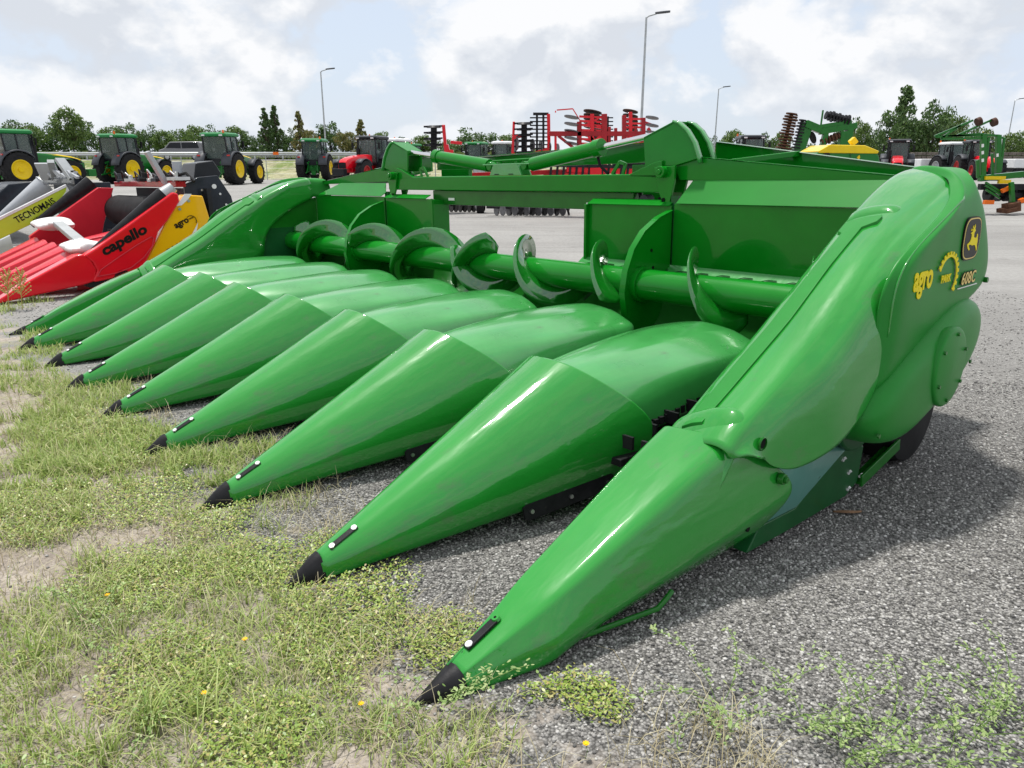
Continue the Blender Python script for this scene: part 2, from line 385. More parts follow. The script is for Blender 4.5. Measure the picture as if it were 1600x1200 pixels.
# ------------------------------------------------------------------ ground sheet
def ground():
    def ax(lo,hi,n,k): 
        return np.sinh(np.linspace(-k,k,n))/math.sinh(k)
    u=ax(0,0,241,5.2)*900
    xs=u; ys=u+6
    V=[];n=len(u)
    for y in ys:
        for x in xs: V.append((x,y,ground_z(x,y)))
    Fc=[(j*n+i,j*n+i+1,(j+1)*n+i+1,(j+1)*n+i) for j in range(n-1) for i in range(n-1)]
    o=npmesh('ground',V,Fc,'ground',smooth=True); tag(o,kind='structure')
ground()
# ================================================================== green corn header (local frame: X across, Y back, Z up)
HD=empty('corn_header',mat=MM)
tag(HD,'large green eight-row corn header with nine pointed divider snouts resting on the gravel','corn header')
def bolt(mb,c,axis,r,h,n=10):
    a=Vector((0,0,0)); a['xyz'.index(axis)]=h
    mb.cyl(Vector(c)-a*.2,Vector(c)+a,r,r*.9,n)
SN_R=[(0,1.10,.547),(.07,1.11,.543),(.13,1.13,.527),(.19,1.165,.495),(.25,1.22,.448),(.305,1.28,.392),(.345,1.33,.325),(.352,1.345,.25),(.315,1.29,.150),(.262,1.19,.085)]
SN_F=[(0,.085,.078),(.010,.085,.077),(.019,.085,.074),(.027,.085,.069),(.034,.085,.062),(.039,.085,.053),(.042,.085,.043),(.043,.085,.032),(.043,.085,.020),(.041,.085,.010)]
def snout_section(t):
    bul=-.004*math.sin(PI*min(t,1))
    half=[]
    for (xf,yf,zf),(xr,yr,zr) in zip(SN_F,SN_R):
        half.append((xf+(xr-xf)*t**.95,yf+(yr-yf)*t,zf+(zr-zf)*t+bul*.6-(bul*1.2 if zr<.1 else 0)))
    return [(-x,y,z) for x,y,z in half[:0:-1]]+half
def make_snout():
    e=empty('divider_snout'); e.parent=HD
    b=MB().loft([snout_section(t) for t in (0,.07,.18,.32,.48,.64,.8,.92,.98,1.0)]); b.build('snout_shell','green_paint',e,sub=2,solid=.005)
    # black tip, seated over the nose
    rows=[]
    for y,hw,zt,zb in ((-.020,.004,.012,.004),(.010,.016,.034,.001),(.04,.030,.057,-.002),(.070,.0425,.078,-.002),(.092,.0480,.088,.0),(.096,.042,.08,.01)):
        rows.append([(hw*math.sin(-PI/2+PI*k/12),y,zb+(zt-zb)*abs(math.cos(-PI/2+PI*k/12))**.85) for k in range(13)]+[(hw*.6*s,y,zb-.002*1) for s in (.8,0,-.8)])
    MB().loft(rows,closed=True,capa=True,capb=True).build('tip','black_plastic',e,smooth=50)
    # strap with two screw heads along the crest
    p,q=Vector((.018,.135,.0995)),Vector((.022,.215,.137)); d=(q-p).normalized(); nrm=Vector((.25,-.36,.9)).normalized()
    st=MB(); st.bar(p-d*.010,q+d*.010,.021,.005,up=nrm); strap=st.build('strap','black_plastic',e,bevel=.004)
    for c in (p,q):
        MB().cyl(c+nrm*.0,c+nrm*.005,.0105,.009,20).build('screw','bolt_white',strap)
    # black rubber skirts low on the outside
    for sx in (1,):
        k=MB()
        a=Vector((sx*.205,.79,.062)); c=Vector((sx*.285,1.17,.105))
        k.prism([(.0,-.022),(.012,-.03),(.39,-.03),(.40,-.02),(.40,.02),(.39,.03),(.012,.03),(.0,.022)],'y',-.007,.007)
        sk=k.build('skirt','black_plastic',e,bevel=.002)
        dd=(c-a).normalized(); z=Vector((-.25*sx,0,1)); z=(z-dd*z.dot(dd)).normalized(); yv=z.cross(dd)
        m=Matrix((dd,yv,z)).transposed().to_4x4(); m.translation=a; sk.matrix_local=m
        for t in (.03,.20,.37):
            MB().cyl((t,0,0),(t,-.014 if yv.x*sx<0 else .014,0),.010,.008,12).build('screw','steel',sk)
    return e
sn=make_snout()
snouts=[]
offs={1:0,2:-.0,3:.0,4:.0,5:-.02,6:.01,7:-.03,8:-.0}
for i in range(1,8):
    o=sn if i==1 else copy_tree(sn,HD)
    o.parent=HD; o.location=(-.76*i,offs[i],0); snouts.append(o)
# ---- rear row hoods
HOOD=[(1.05,.235,.485,1.35),(1.07,.24,.490,1.35),(1.22,.272,.515,1.40),(1.40,.300,.530,1.45),(1.75,.315,.540,1.35),(2.00,.315,.537,1.2),(2.18,.310,.525,1.1),(2.25,.303,.517,1.0),(2.285,.292,.506,.95),(2.30,.278,.490,.85),(2.305,.268,.455,.6)]
HSF=[(0,0),(.25,-.006),(.45,-.024),(.62,-.050),(.78,-.092),(.9,-.145),(.96,-.19),(.99,-.23),(1,-.26)]
HS=[(0,0),(.28,-.003),(.34,-.005),(.80,-.040),(.86,-.050),(.91,-.068),(.96,-.105),(.99,-.14),(1.0,-.175)]
def make_hood():
    rows=[]
    for y,hw,zt,k in HOOD:
        u=min(1,max(0,(y-1.18)/.4)); u=u*u*(3-2*u); PR=[(p[0]*(1-u)+q[0]*u,(p[1]/1.3)*(1-u)+q[1]*u) for p,q in zip(HSF,HS)]
        half=[(hw*a,y-(.06*(max(0,a-.75)/.25)**2 if y>2.24 else 0),zt+b*k) for a,b in PR]
        rr_=[(-x,yy,z) for x,yy,z in half[:0:-1]]+half; tl=.07*min(1,max(0,(y-1.3)/.7)); rows.append([(x,yy-tl*x*1.6,z-tl*x) for x,yy,z in rr_])
    return MB().loft(rows).build('row_hood','green_hood',HD,sub=1,solid=.005)
hd=make_hood()
for i in range(1,8):
    o=hd if i==1 else hd.copy()
    if i>1: col.objects.link(o)
    o.parent=HD; o.location=(-.76*i,0,0)
# ---- row units between the hoods (deck plates, gathering chains)
def make_unit():
    e=empty('row_unit'); e.parent=HD
    b=MB(); 
    for s in (-1,1): b.bb((s*.035,1.15,.14),(s*.12,2.3,.17)); b.bb((s*.115,1.1,.05),(s*.15,2.35,.26))
    b.bb((-.15,2.2,.06),(.15,2.42,.30)); b.build('deck_frame','dark_steel',e,bevel=.004)
    for s in (-1,1):
        c=MB()
        for k in range(34):
            y=1.2+k*.034; z=.20+.0735*k*.034/1.2*2
            z-=.03; c.box((s*.085,y,z+.05),(.03,.022,.03)); 
            if k%4==0: c.box((s*.055,y,z+.055),(.07,.012,.05))
        c.build('gathering_chain','dark_steel',e)
    return e
un=make_unit()
for i in range(8):
    o=un if i==0 else copy_tree(un,HD)
    o.parent=HD; o.location=(-.38-.76*i,0,.04)
# ---- near end divider snout (box shaped)
def end_snout(mx):
    e=empty('end_divider_snout'); e.parent=HD
    S=[]
    for y,xl,xs,xo,zt,zo,zb,xb,ds,do,db in ((.085,-.080,-.020,.000,.056,.026,.002,.000,0,0,0),(.18,-.092,-.002,.022,.097,.042,.004,.020,0,0,0),(.28,-.105,.014,.056,.143,.062,.008,.052,0,0,0),(.335,-.111,.032,.080,.176,.075,.014,.068,0,0,0),(.42,-.118,.046,.086,.212,.090,.020,.056,0,0,0),(.60,-.130,.066,.110,.290,.130,.028,.050,0,0,0),(.80,-.146,.085,.140,.375,.180,.040,.060,.01,.03,.02),(.93,-.154,.096,.158,.425,.215,.060,.085,.04,.14,.09),(1.01,-.158,.104,.170,.453,.245,.085,.108,.09,.28,.17),(1.02,-.158,.105,.171,.456,.25,.088,.11,.10,.30,.18)):
        h=zt-zb
        S.append((y,[(xl,zb,0),(xl+.003,zt-.30*h,0),(xl+.008,zt-.12*h,0),(xl+.022,zt-.03*h,0),(xl+.05*h/.37,zt-.006*h,0),((xl+xs)/2,zt,0),(xs-.03,zt-.012*h,ds*.6),(xs-.008,zt-.045*h,ds*.8),(xs+.006,zt-.09*h,ds),(xs+(xo-xs)*.25,zt-.16*h,ds+(do-ds)*.15),(xs+(xo-xs)*.8,zo+(zt-zo)*.25,ds+(do-ds)*.8),(xo,zo,do),(xo-.004,zo-(zo-zb)*.35,do*.98),(xb,zb,db)]))
    rows=[[(x,y+dy,z) for x,z,dy in r] for y,r in S]
    MB().loft(rows).build('snout_shell','green_paint',e,sub=2,solid=.006)
    rows=[]
    for y,x0,x1,zt,zb in ((-.03,-.060,-.050,.010,.002),(.0,-.068,-.038,.024,-.003),(.035,-.076,-.020,.041,-.005),(.070,-.083,-.005,.056,-.005),(.095,-.087,.005,.066,-.004),(.099,-.081,-.001,.058,.0)):
        rows.append([(x0,y,zb+.01),(x0+.004,y,zb+(zt-zb)*.6),(x0+.018,y,zb+(zt-zb)*.92),((x0+x1)/2,y,zt),(x1-.018*(x1-x0)/.1,y,zb+(zt-zb)*.84),(x1,y,zb+(zt-zb)*.45),(x1-.003,y,zb)])
    MB().loft(rows,closed=True,capa=True,capb=True).build('tip','black_plastic',e,smooth=40)
    p,q=Vector((-.055,.150,.0885)),Vector((-.050,.235,.127)); d=(q-p).normalized(); n=Vector((-.05,-.36,.93)).normalized()
    st=MB().bar(p-d*.012,q+d*.006,.024,.009,up=n).build('strap','black_plastic',e,bevel=.003)
    MB().cyl(p,p+n*.006,.012,.010,20).build('screw','bolt_white',st)
    MB().cyl(q,q+n*.008,.013,.010,20).build('screw','green_paint',st)
    MB().cyl(q+n*.007,q+n*.0085,.004,.004,12).build('socket','hole',st)
    # side pivot bolt and locating hole
    g=MB(); g.cyl((.160,1.245,.290),(.178,1.245,.290),.020,.018,20); g.cyl((.178,1.245,.290),(.188,1.245,.290),.012,.011,6); g.build('pivot_bolt','green_matte',e,bevel=.002)
    MB().cyl((.120,1.10,.155),(.1475,1.10,.158),.010,.010,16).build('locating_hole','hole',e)
    # bent green rod sticking out below
    MB().tube([(.02,.30,.03),(.04,.39,.028),(.075,.55,.028),(.10,.665,.028),(.112,.70,.032),(.115,.735,.05),(.112,.765,.062)],.008,10).build('bent_rod','green_matte',e)
    if mx: e.scale=(-1,1,1); e.location=(-6.08,.02,0)
    return e
end_snout(False); end_snout(True)
# ---- end shields
zi=[(1.0,.36),(1.05,.41),(1.16,.47),(1.35,.58),(1.54,.68),(1.79,.83),(2.06,.99),(2.23,1.09),(2.43,1.18),(2.56,1.225),(2.71,1.24)]
zc=[(1.0,.44),(1.05,.485),(1.2,.555),(1.35,.63),(1.55,.735),(1.7,.835),(1.8,.905),(1.9,.96),(2.03,1.03),(2.21,1.095),(2.4,1.172),(2.53,1.212),(2.7,1.225)]
def end_shield(mx):
    e=empty('end_shield'); e.parent=HD
    bot=[(1.12,.40),(1.17,.355),(1.215,.335),(1.28,.312),(1.37,.318),(1.46,.34),(1.54,.36),(1.64,.405),(1.715,.455),(1.765,.52),(1.785,.65),(1.775,.77),(1.79,.86),(1.86,.94),(2.02,1.01),(2.20,1.075),(2.31,1.125)]
    yi=[1.0,1.08,1.16,1.26,1.36,1.46,1.56,1.66,1.76,1.86,1.96,2.06,2.18,2.32,2.46,2.58,2.70]
    y5=[1.0,1.08,1.16,1.26,1.36,1.46,1.54,1.62,1.70,1.77,1.83,1.89,1.97,2.08,2.22,2.36,2.47]
    y6=[1.04,1.12,1.19,1.28,1.37,1.46,1.54,1.62,1.69,1.75,1.79,1.83,1.89,1.98,2.12,2.27,2.38]
    INB=[(1.0,.30),(1.08,.33),(1.16,.36),(1.26,.37),(1.4,.38),(1.55,.39),(1.7,.41),(1.85,.42),(2.0,.44),(2.10,.46),(2.15,.52),(2.16,.66),(2.22,.77),(2.36,.88),(2.50,.96),(2.62,1.01),(2.74,1.05)]
    rows=[[] for _ in range(13)]
    for k in range(17):
        y=yi[k]; z0=lerp_tab(zi,y)
        q=INB[k]; rows[0].append((-.150,q[0],q[1])); rows[1].append((-.156,(y*.6+q[0]*.4),(z0*.6+q[1]*.4)-.02)); rows[2].append((-.154,y,z0-.035)); rows[3].append((-.135,y,z0))
        ym=(yi[k]*2+y5[k])/3; zm=(lerp_tab(zi,ym)+lerp_tab(zc,ym))/2+.008
        rows[4].append((-.05,ym,zm)); 
        yc=(yi[k]+2*y5[k])/3; rows[5].append((.045,yc,lerp_tab(zc,yc)+.006))
        rows[6].append((.100,y5[k],lerp_tab(zc,y5[k])-.002))
        rows[7].append((.122,y5[k]+.004,lerp_tab(zc,y5[k])-.016)); rows[8].append((.138,(y5[k]*.7+y6[k]*.3),lerp_tab(zc,y5[k])-.034+.012*(k/16)))
        t=k/16; drop=.085*(1-t)+.03*t
        z6=lerp_tab(zc,y6[k])-drop; b=bot[k]; z6=max(z6,b[1]+.02)
        rows[9].append((.185,y6[k],z6)); 
        m=((y6[k]*.6+b[0]*.4),z6*.6+b[1]*.4)
        rows[10].append((.212,m[0],m[1])); m=((y6[k]*.15+b[0]*.85),z6*.15+b[1]*.85); rows[11].append((.222,m[0],m[1])); rows[12].append((.220,b[0],b[1]))
    rows=[[((.115+(x-.115)*(.42+.58*min(1,max(0,(y-1.12)/.36))**1.3) if x>.115 else x),y,z) for x,y,z in r] for r in rows]
    MB().loft(rows).build('front_panel','green_paint',e,sub=2,solid=.006)
    # flared collar at the front of the panel
    cr=[]
    for yy,of in ((.93,-.02),(.99,-.006),(1.04,.006),(1.09,.014),(1.112,.014),(1.122,.006),(1.126,-.006)):
        row=[]; a,b=lerp_tab(zi,yy),lerp_tab(zc,yy)
        for x,z,dy,nx in ((-.155,a-.10,0,-1),(-.155,a-.03,0,-1),(-.133,a+.004,0,-.4),(-.05,(a+b)/2+.012,0,0),(.045,b+.008,.005,0),(.085,b-.006,.004,0),(.108,b-.026,.0,0),(.120,b-.06,-.005,0)):
            row.append((x+nx*of,yy+dy,z+of*(1-abs(nx)*.8)-.05*max(0,1.07-yy)/.1))
        cr.append(row)
    MB().loft(cr).build('collar','green_paint',e,sub=2,solid=.004)
    # raised strap with T head lying on the crest
    st=[]
    def topz(x,y):
        a,b=lerp_tab(zi,y),lerp_tab(zc,y); t=min(max((x+.135)/.18,0),1); return a*(1-t)+b*t+.008
    for y in [1.06+.05*k for k in range(20)]+[2.03,2.05,2.09,2.11]:
        if y<2.02: x0,x1=-.095,-.015
        elif y<2.04: x0,x1=-.095,-.015
        elif y<2.10: x0,x1=-.118,.030
        else: x0,x1=-.110,.022
        st.append([(x0,y,topz(x0,y)-.012),(x0+.003,y,topz(x0,y)+.007),((x0+x1)/2,y,topz((x0+x1)/2,y)+.011),(x1-.003,y,topz(x1,y)+.007),(x1,y,topz(x1,y)-.012)])
    MB().loft(st,capa=True,capb=True).build('crest_strap','green_plastic',e,smooth=50,bevel=.002)
    ar=[]
    for k in range(9):
        a=PI*k/8; y=2.17-.035*math.cos(a)
        ar.append([(x,y,topz(x,y)-.012+.030*math.sin(a)*f) for x,f in ((-.125,.3),(-.10,.8),(-.05,1),(0,1),(.035,.8),(.055,.3))])
    MB().loft(ar).build('moulded_hump','green_paint',e,sub=1)
    # round recess with a screw
    MB().lathe([(.0,.0),(.0,.020),(.006,.0225),(.009,.019),(.001,.0185)],(.150,1.13,.435),'x',24).build('screw_recess','green_matte',e)
    MB().cyl((.152,1.13,.435),(.1555,1.13,.435),.016,.016,20).build('recess_hole','hole',e)
    # rear cover wrapping the drive end
    Fr=[(.205,1.72,.470),(.236,1.745,.50),(.237,1.79,.65),(.237,1.782,.77),(.237,1.80,.865),(.238,1.88,.95),(.238,2.04,1.015),(.232,2.21,1.08),(.212,2.33,1.135),(.165,2.42,1.185),(.10,2.49,1.225),(.0,2.58,1.242),(-.12,2.68,1.245),(-.155,2.70,1.20),(-.157,2.70,1.05)]
    Br=[(.205,2.68,.745),(.236,2.715,.775),(.237,2.735,.85),(.237,2.70,.92),(.237,2.655,.98),(.236,2.60,1.05),(.232,2.55,1.10),(.222,2.51,1.14),(.205,2.50,1.178),(.165,2.53,1.215),(.10,2.66,1.236),(.0,2.80,1.240),(-.12,2.90,1.235),(-.155,2.92,1.19),(-.157,2.92,1.05)]
    cols=[]
    for t,dx in ((-.06,-.035),(.0,-.010),(.04,.004),(.12,.006),(.3,0),(.5,0),(.7,0),(.88,0),(.97,-.004),(1.0,-.03)):
        cc=[]
        for (x0,a,b),(x1,c,d) in zip(Fr,Br):
            x=x0+(x1-x0)*t; s=1 if x>.16 else 0
            zz=b+(d-b)*t+(dx if not s else 0)*.8
            cc.append((x+dx*s,a+(c-a)*t,zz))
        cols.append(cc)
    MB().loft(cols).build('rear_cover','green_plastic',e,sub=2,solid=.006)
    # notch hardware at the back edge
    g=MB(); g.bb((.19,2.60,.765),(.225,2.66,.80)); g.cyl((.225,2.68,.785),(.243,2.68,.785),.012,n=12); g.build('latch','green_matte',e,bevel=.003)
    # oval drive housing and its round inspection disc
    O=[(1.66,.43),(1.645,.385),(1.68,.33),(1.75,.285),(1.84,.262),(1.95,.26),(2.05,.285),(2.17,.318),(2.33,.355),(2.47,.405),(2.60,.475),(2.67,.56),(2.68,.64),(2.63,.70),(2.55,.735),(2.45,.745),(2.34,.735),(2.20,.69),(2.05,.635),(1.90,.58),(1.77,.52)]
    cy,cz=2.17,.50
    def ring(s,x): return [(x,cy+(y-cy)*s,cz+(z-cz)*s) for y,z in O]
    MB().loft([ring(1.0,.02),ring(1.0,.14),ring(.995,.19),ring(.965,.235),ring(.90,.262),ring(.75,.280),ring(.5,.288),ring(.2,.29)],closed=True,capb=True).build('drive_housing','green_plastic',e,sub=1,smooth=60)
    ins=MB().lathe([(-.03,.155),(.0,.155),(.006,.150),(.008,.142),(.010,.136),(.013,.0)],(.292,2.215,.505),'x',40).build('inspection_disc','green_plastic',e,smooth=40)
    for k in range(6):
        a=R(25+60*k); g=MB(); bolt(g,(.304,2.215+.128*math.cos(a),.505+.128*math.sin(a)),'x',.008,.006,6); g.build('bolt','green_matte',ins)
    for y,z in ((2.56,.46),(2.02,.31),(1.72,.34)):
        g=MB(); bolt(g,(.258,y,z),'x',.009,.006,6); g.build('bolt','green_matte',e)
    if mx: e.scale=(-1,1,1); e.location=(-6.08,.06,-.015)
    return e
esh=end_shield(False)
# ---- lettering and badge on the near cover
def text_mesh(s,size,name,mat,parent,origin,ex=(0,1,0),ey=(0,0,1),sx=1,shear=0,ext=.0012,align='LEFT',weight=0,space=1):
    c=bpy.data.curves.new(name,'FONT'); c.body=s; c.size=size; c.extrude=ext; c.shear=shear; c.align_x=align; c.offset=weight; c.space_character=space; c.resolution_u=3
    t=bpy.data.objects.new(name,c); col.objects.link(t)
    dg=bpy.context.evaluated_depsgraph_get(); dg.update()
    me=bpy.data.meshes.new_from_object(t.evaluated_get(dg)); bpy.data.objects.remove(t)
    ex=Vector(ex).normalized(); ey=Vector(ey).normalized(); ez=ex.cross(ey)
    o=bpy.data.objects.new(name,me); col.objects.link(o); o.parent=parent
    for v in me.vertices: p=v.co.copy(); v.co=Vector(origin)+ex*(p.x*sx)+ey*p.y+ez*p.z
    me.materials.clear(); me.materials.append(M(mat)); return o
XL=.2438
text_mesh('agro',.130,'lettering','yellow_decal',esh,(XL,1.893,.824),sx=.72,weight=.0036,space=.97)
text_mesh('PARK',.040,'lettering','yellow_decal',esh,(XL,2.145,.826),sx=.95,weight=.001)
gb=MB(); gc=(2.205,.842); rr=.082
arcp=[R(158-i*(158+42)/40) for i in range(41)]
gb.loft([[(XL+dx,gc[0]+r*math.cos(a)*1.12,gc[1]+r*math.sin(a)) for dx,r in ((-.002,rr-.007),(.001,rr-.007),(.001,rr+.003),(-.002,rr+.003),(-.002,rr-.007))] for a in arcp])
for i in range(13):
    a=R(152-i*15.6); c=Vector((XL,gc[0]+(rr+.008)*math.cos(a)*1.12,gc[1]+(rr+.008)*math.sin(a)))
    gb.box(c,(.003,.0115,.013),rot=(a,0,0))
gb.build('gear_emblem','yellow_decal',esh,smooth=0)
tx=text_mesh('608C',.066,'model_number_outline','black_decal',esh,(XL-.0006,2.357,.797),sx=.98,shear=.12,weight=.0035,space=1.08,ext=.001)
text_mesh('608C',.066,'model_number','gold_decal',esh,(XL+.0006,2.357,.797),sx=.98,shear=.12,weight=.0006,space=1.08,ext=.001)
MB().bb((XL-.003,2.335,.783),(XL,2.545,.7865)).build('pinstripe','white_decal',esh,smooth=0)
def ovalish(cy,cz,w,h,x0,x1,n=6,p=4.0):
    pts=[]
    for k in range(48):
        a=2*PI*k/48; c,s=math.cos(a),math.sin(a)
        y=w/2*math.copysign(abs(c)**(2/p),c); z=h/2*math.copysign(abs(s)**(2/2.9),s)
        z+= .0
        pts.append((cy+y,cz+z))
    return MB().prism(pts,'x',x0,x1)
bc=(2.408,.972)
badge=ovalish(*bc,.182,.165,XL-.012,XL-.001).build('badge','black_decal',esh,smooth=30)
ovalish(*bc,.172,.156,XL-.006,XL+.0002).build('badge_rim','gold_decal',badge,smooth=30)
ovalish(*bc,.162,.147,XL-.006,XL+.0012).build('badge_field','black_decal',badge,smooth=30)
deer=[(772,362),(765,352),(776,344),(784,338),(780,322),(766,330),(762,318),(770,308),(774,322),(786,314),(778,296),(784,278),(788,296),(794,306),(796,286),(800,270),(804,292),(802,312),(806,322),(812,334),(803,344),(800,362),(802,392),(812,404),(830,404),(834,392),(832,372),(839,368),(844,392),(842,408),(846,424),(848,452),(846,480),(851,504),(852,528),(846,540),(842,520),(834,498),(826,480),(812,474),(796,478),(780,466),(764,464),(760,474),(768,494),(777,512),(770,522),(758,504),(748,480),(744,462),(754,448),(770,432),(776,414),(778,390),(778,366)]
dp=[(bc[0]+(x-795)/6*.0063,bc[1]-(y-408)/6*.00232) for x,y in deer]
MB().prism(dp,'x',XL,XL+.0026).build('leaping_deer','yellow_decal',badge,smooth=0)
end_shield(True)
# ---- auger with supports
AY,AZ=2.53,.615
au=empty('cross_auger'); au.parent=HD
MB().cyl((-5.98,AY,AZ),(-.1,AY,AZ),.088,n=40,cap=True).build('auger_tube','green_sheet',au,smooth=30)
def helix(x0,phi0,turns,pitch,hand,r0=.086,r1=.235):
    n=int(abs(turns)*40); rows=[]
    for k in range(n+1):
        a=phi0+2*PI*turns*k/n; x=x0+hand*pitch*(turns*k/n)
        rr=r1 if 3<k<n-3 else r0+(r1-r0)*(.35+.65*min(k,n-k)/3)
        rows.append([(x,AY-r*math.sin(a),AZ+r*math.cos(a)) for r in (r0,(r0*2+rr)/3,(r0+2*rr)/3,rr)])
    return MB().loft(rows)
def flight(top,s0,s1,pitch,hand): helix(top+hand*pitch*s0,2*PI*s0,s1-s0,pitch,hand).build('flighting','green_gloss',au,solid=.004,smooth=60,offset=0)
flight(-2.45,-.92,1.38,.67,1); flight(-1.11,-.28,.52,.66,1); flight(-.44,-.3,.42,.62,1)
flight(-3.54,-.38,1.22,.83,-1); flight(-5.2,-.62,.98,.76,-1); flight(-2.80,-.05,.45,.6,-1)
def support(x,name='auger_support'):
    O=[(2.80,1.02),(2.68,.985),(2.55,.915),(2.46,.82),(2.405,.70),(2.385,.58),(2.41,.45),(2.50,.30),(2.55,.16),(2.70,.16),(2.80,.3)]
    b=MB().prism(O,'x',x-.012,x+.012)
    rows=[[(x+dx,y+.004*s,z) for dx,s in ((-.02,-1),(-.02,1),(.02,1),(.02,-1),(-.02,-1))] for y,z in O[:8]]
    b.loft(rows)
    b.cyl((x-.05,AY,AZ),(x+.05,AY,AZ),.102,n=30)
    b.build(name,'green_sheet',HD,bevel=.003)
    h=MB()
    for y,z in ((2.62,.80),(2.64,.70)): h.cyl((x+.012,y,z),(x+.0145,y,z),.010,n=12)
    h.build('hole','hole',HD)
support(-1.475); support(-4.63)
# floor trough under the auger
tr=[]
for x in (-5.98,-.1):
    tr.append([(x,y,z) for y,z in ((2.30,.22),(2.36,.24),(2.42,.28),(2.50,.27),(2.62,.30),(2.72,.40),(2.77,.52),(2.80,.66))])
MB().loft(tr).build('auger_trough','green_matte',HD,solid=.006,smooth=60)
# sill strip with slots behind the auger
for x0,x1 in ((-2.18,-.3),(-5.9,-3.86)):
    s=MB(); s.add([(x0,2.72,.64),(x1,2.72,.64),(x1,2.81,.70),(x0,2.81,.70)],[(0,1,2,3)]); s.add([(x0,2.81,.70),(x1,2.81,.70),(x1,2.84,.70),(x0,2.84,.70)],[(0,1,2,3)])
    so=s.build('sill_strip','green_hood',HD,solid=.006,smooth=0)
    k=int((x1-x0)/.14)
    q=MB()
    for i in range(k):
        xx=x0+.07+i*.14; q.bar((xx,2.745,.663),(xx+.05,2.765,.676),.006,.004); q.bar((xx+.05,2.765,.676),(xx+.10,2.765,.676),.006,.004)
    q.build('slot_edges','green_frame',so)
# ---- back panels
def panel(x0,x1,z0,z1,y,name='back_panel'):
    b=MB(); b.bb((x0,y,z0),(x1,y+.012,z1)); return b.build(name,'green_sheet',HD,bevel=.002)
MB().bb((-1.50,2.835,.6),(-1.45,2.86,1.1)).build('hinge_post','green_frame',HD); MB().bb((-4.65,2.835,.6),(-4.60,2.86,1.1)).build('hinge_post','green_frame',HD)
for xx in (-5.985,-.115): MB().prism([(2.05,.12),(2.9,.12),(2.9,1.05),(2.65,1.0),(2.3,.82),(2.05,.5)],'x',xx,xx+.02).build('end_wall','green_matte',HD)
panel(-1.465,-.16,.69,1.055,2.82); panel(-2.15,-1.485,.66,1.045,2.82); panel(-3.87-.0,-3.87+.02,.66,1.05,2.78,'panel_edge')
panel(-4.615,-3.87,.66,1.045,2.82); panel(-5.95,-4.64,.66,1.055,2.82)
for x0,x1 in ((-2.14,-1.49),(-4.61,-3.97)):
    MB().add([(x0,2.80,1.045),(x1,2.80,1.045),(x1,2.86,1.075),(x0,2.86,1.075)],[(0,1,2,3)]).build('panel_flange','green_sheet',HD,solid=.005,smooth=0)
for xx in (-2.15,-3.855): MB().bb((xx-.01,2.79,.60),(xx+.01,2.95,1.04)).build('panel_return','green_sheet',HD,bevel=.003)
# slanted deflector strip above the wings
MB().add([(-1.44,2.80,1.058),(-.14,2.80,1.06),(-.14,2.90,1.185),(-1.40,2.90,1.185)],[(0,1,2,3)]).build('deflector_strip','green_satin',HD,solid=.005,smooth=0)
MB().add([(-5.85,2.80,1.06),(-4.66,2.80,1.058),(-4.62,2.83,1.09),(-4.72,2.90,1.17),(-5.55,2.90,1.17)],[(0,1,2,3,4)]).build('deflector_strip','green_sheet',HD,solid=.005,smooth=0)
# ---- frame beams
fb=MB(); 
fb.bb((-4.62,2.86,1.115),(-1.56,2.98,1.225)); fb.build('centre_beam','green_sheet',HD,bevel=.008)
MB().bb((-4.0,2.90,1.0),(-1.84,3.0,1.113)).build('lower_beam','green_matte',HD,bevel=.006)
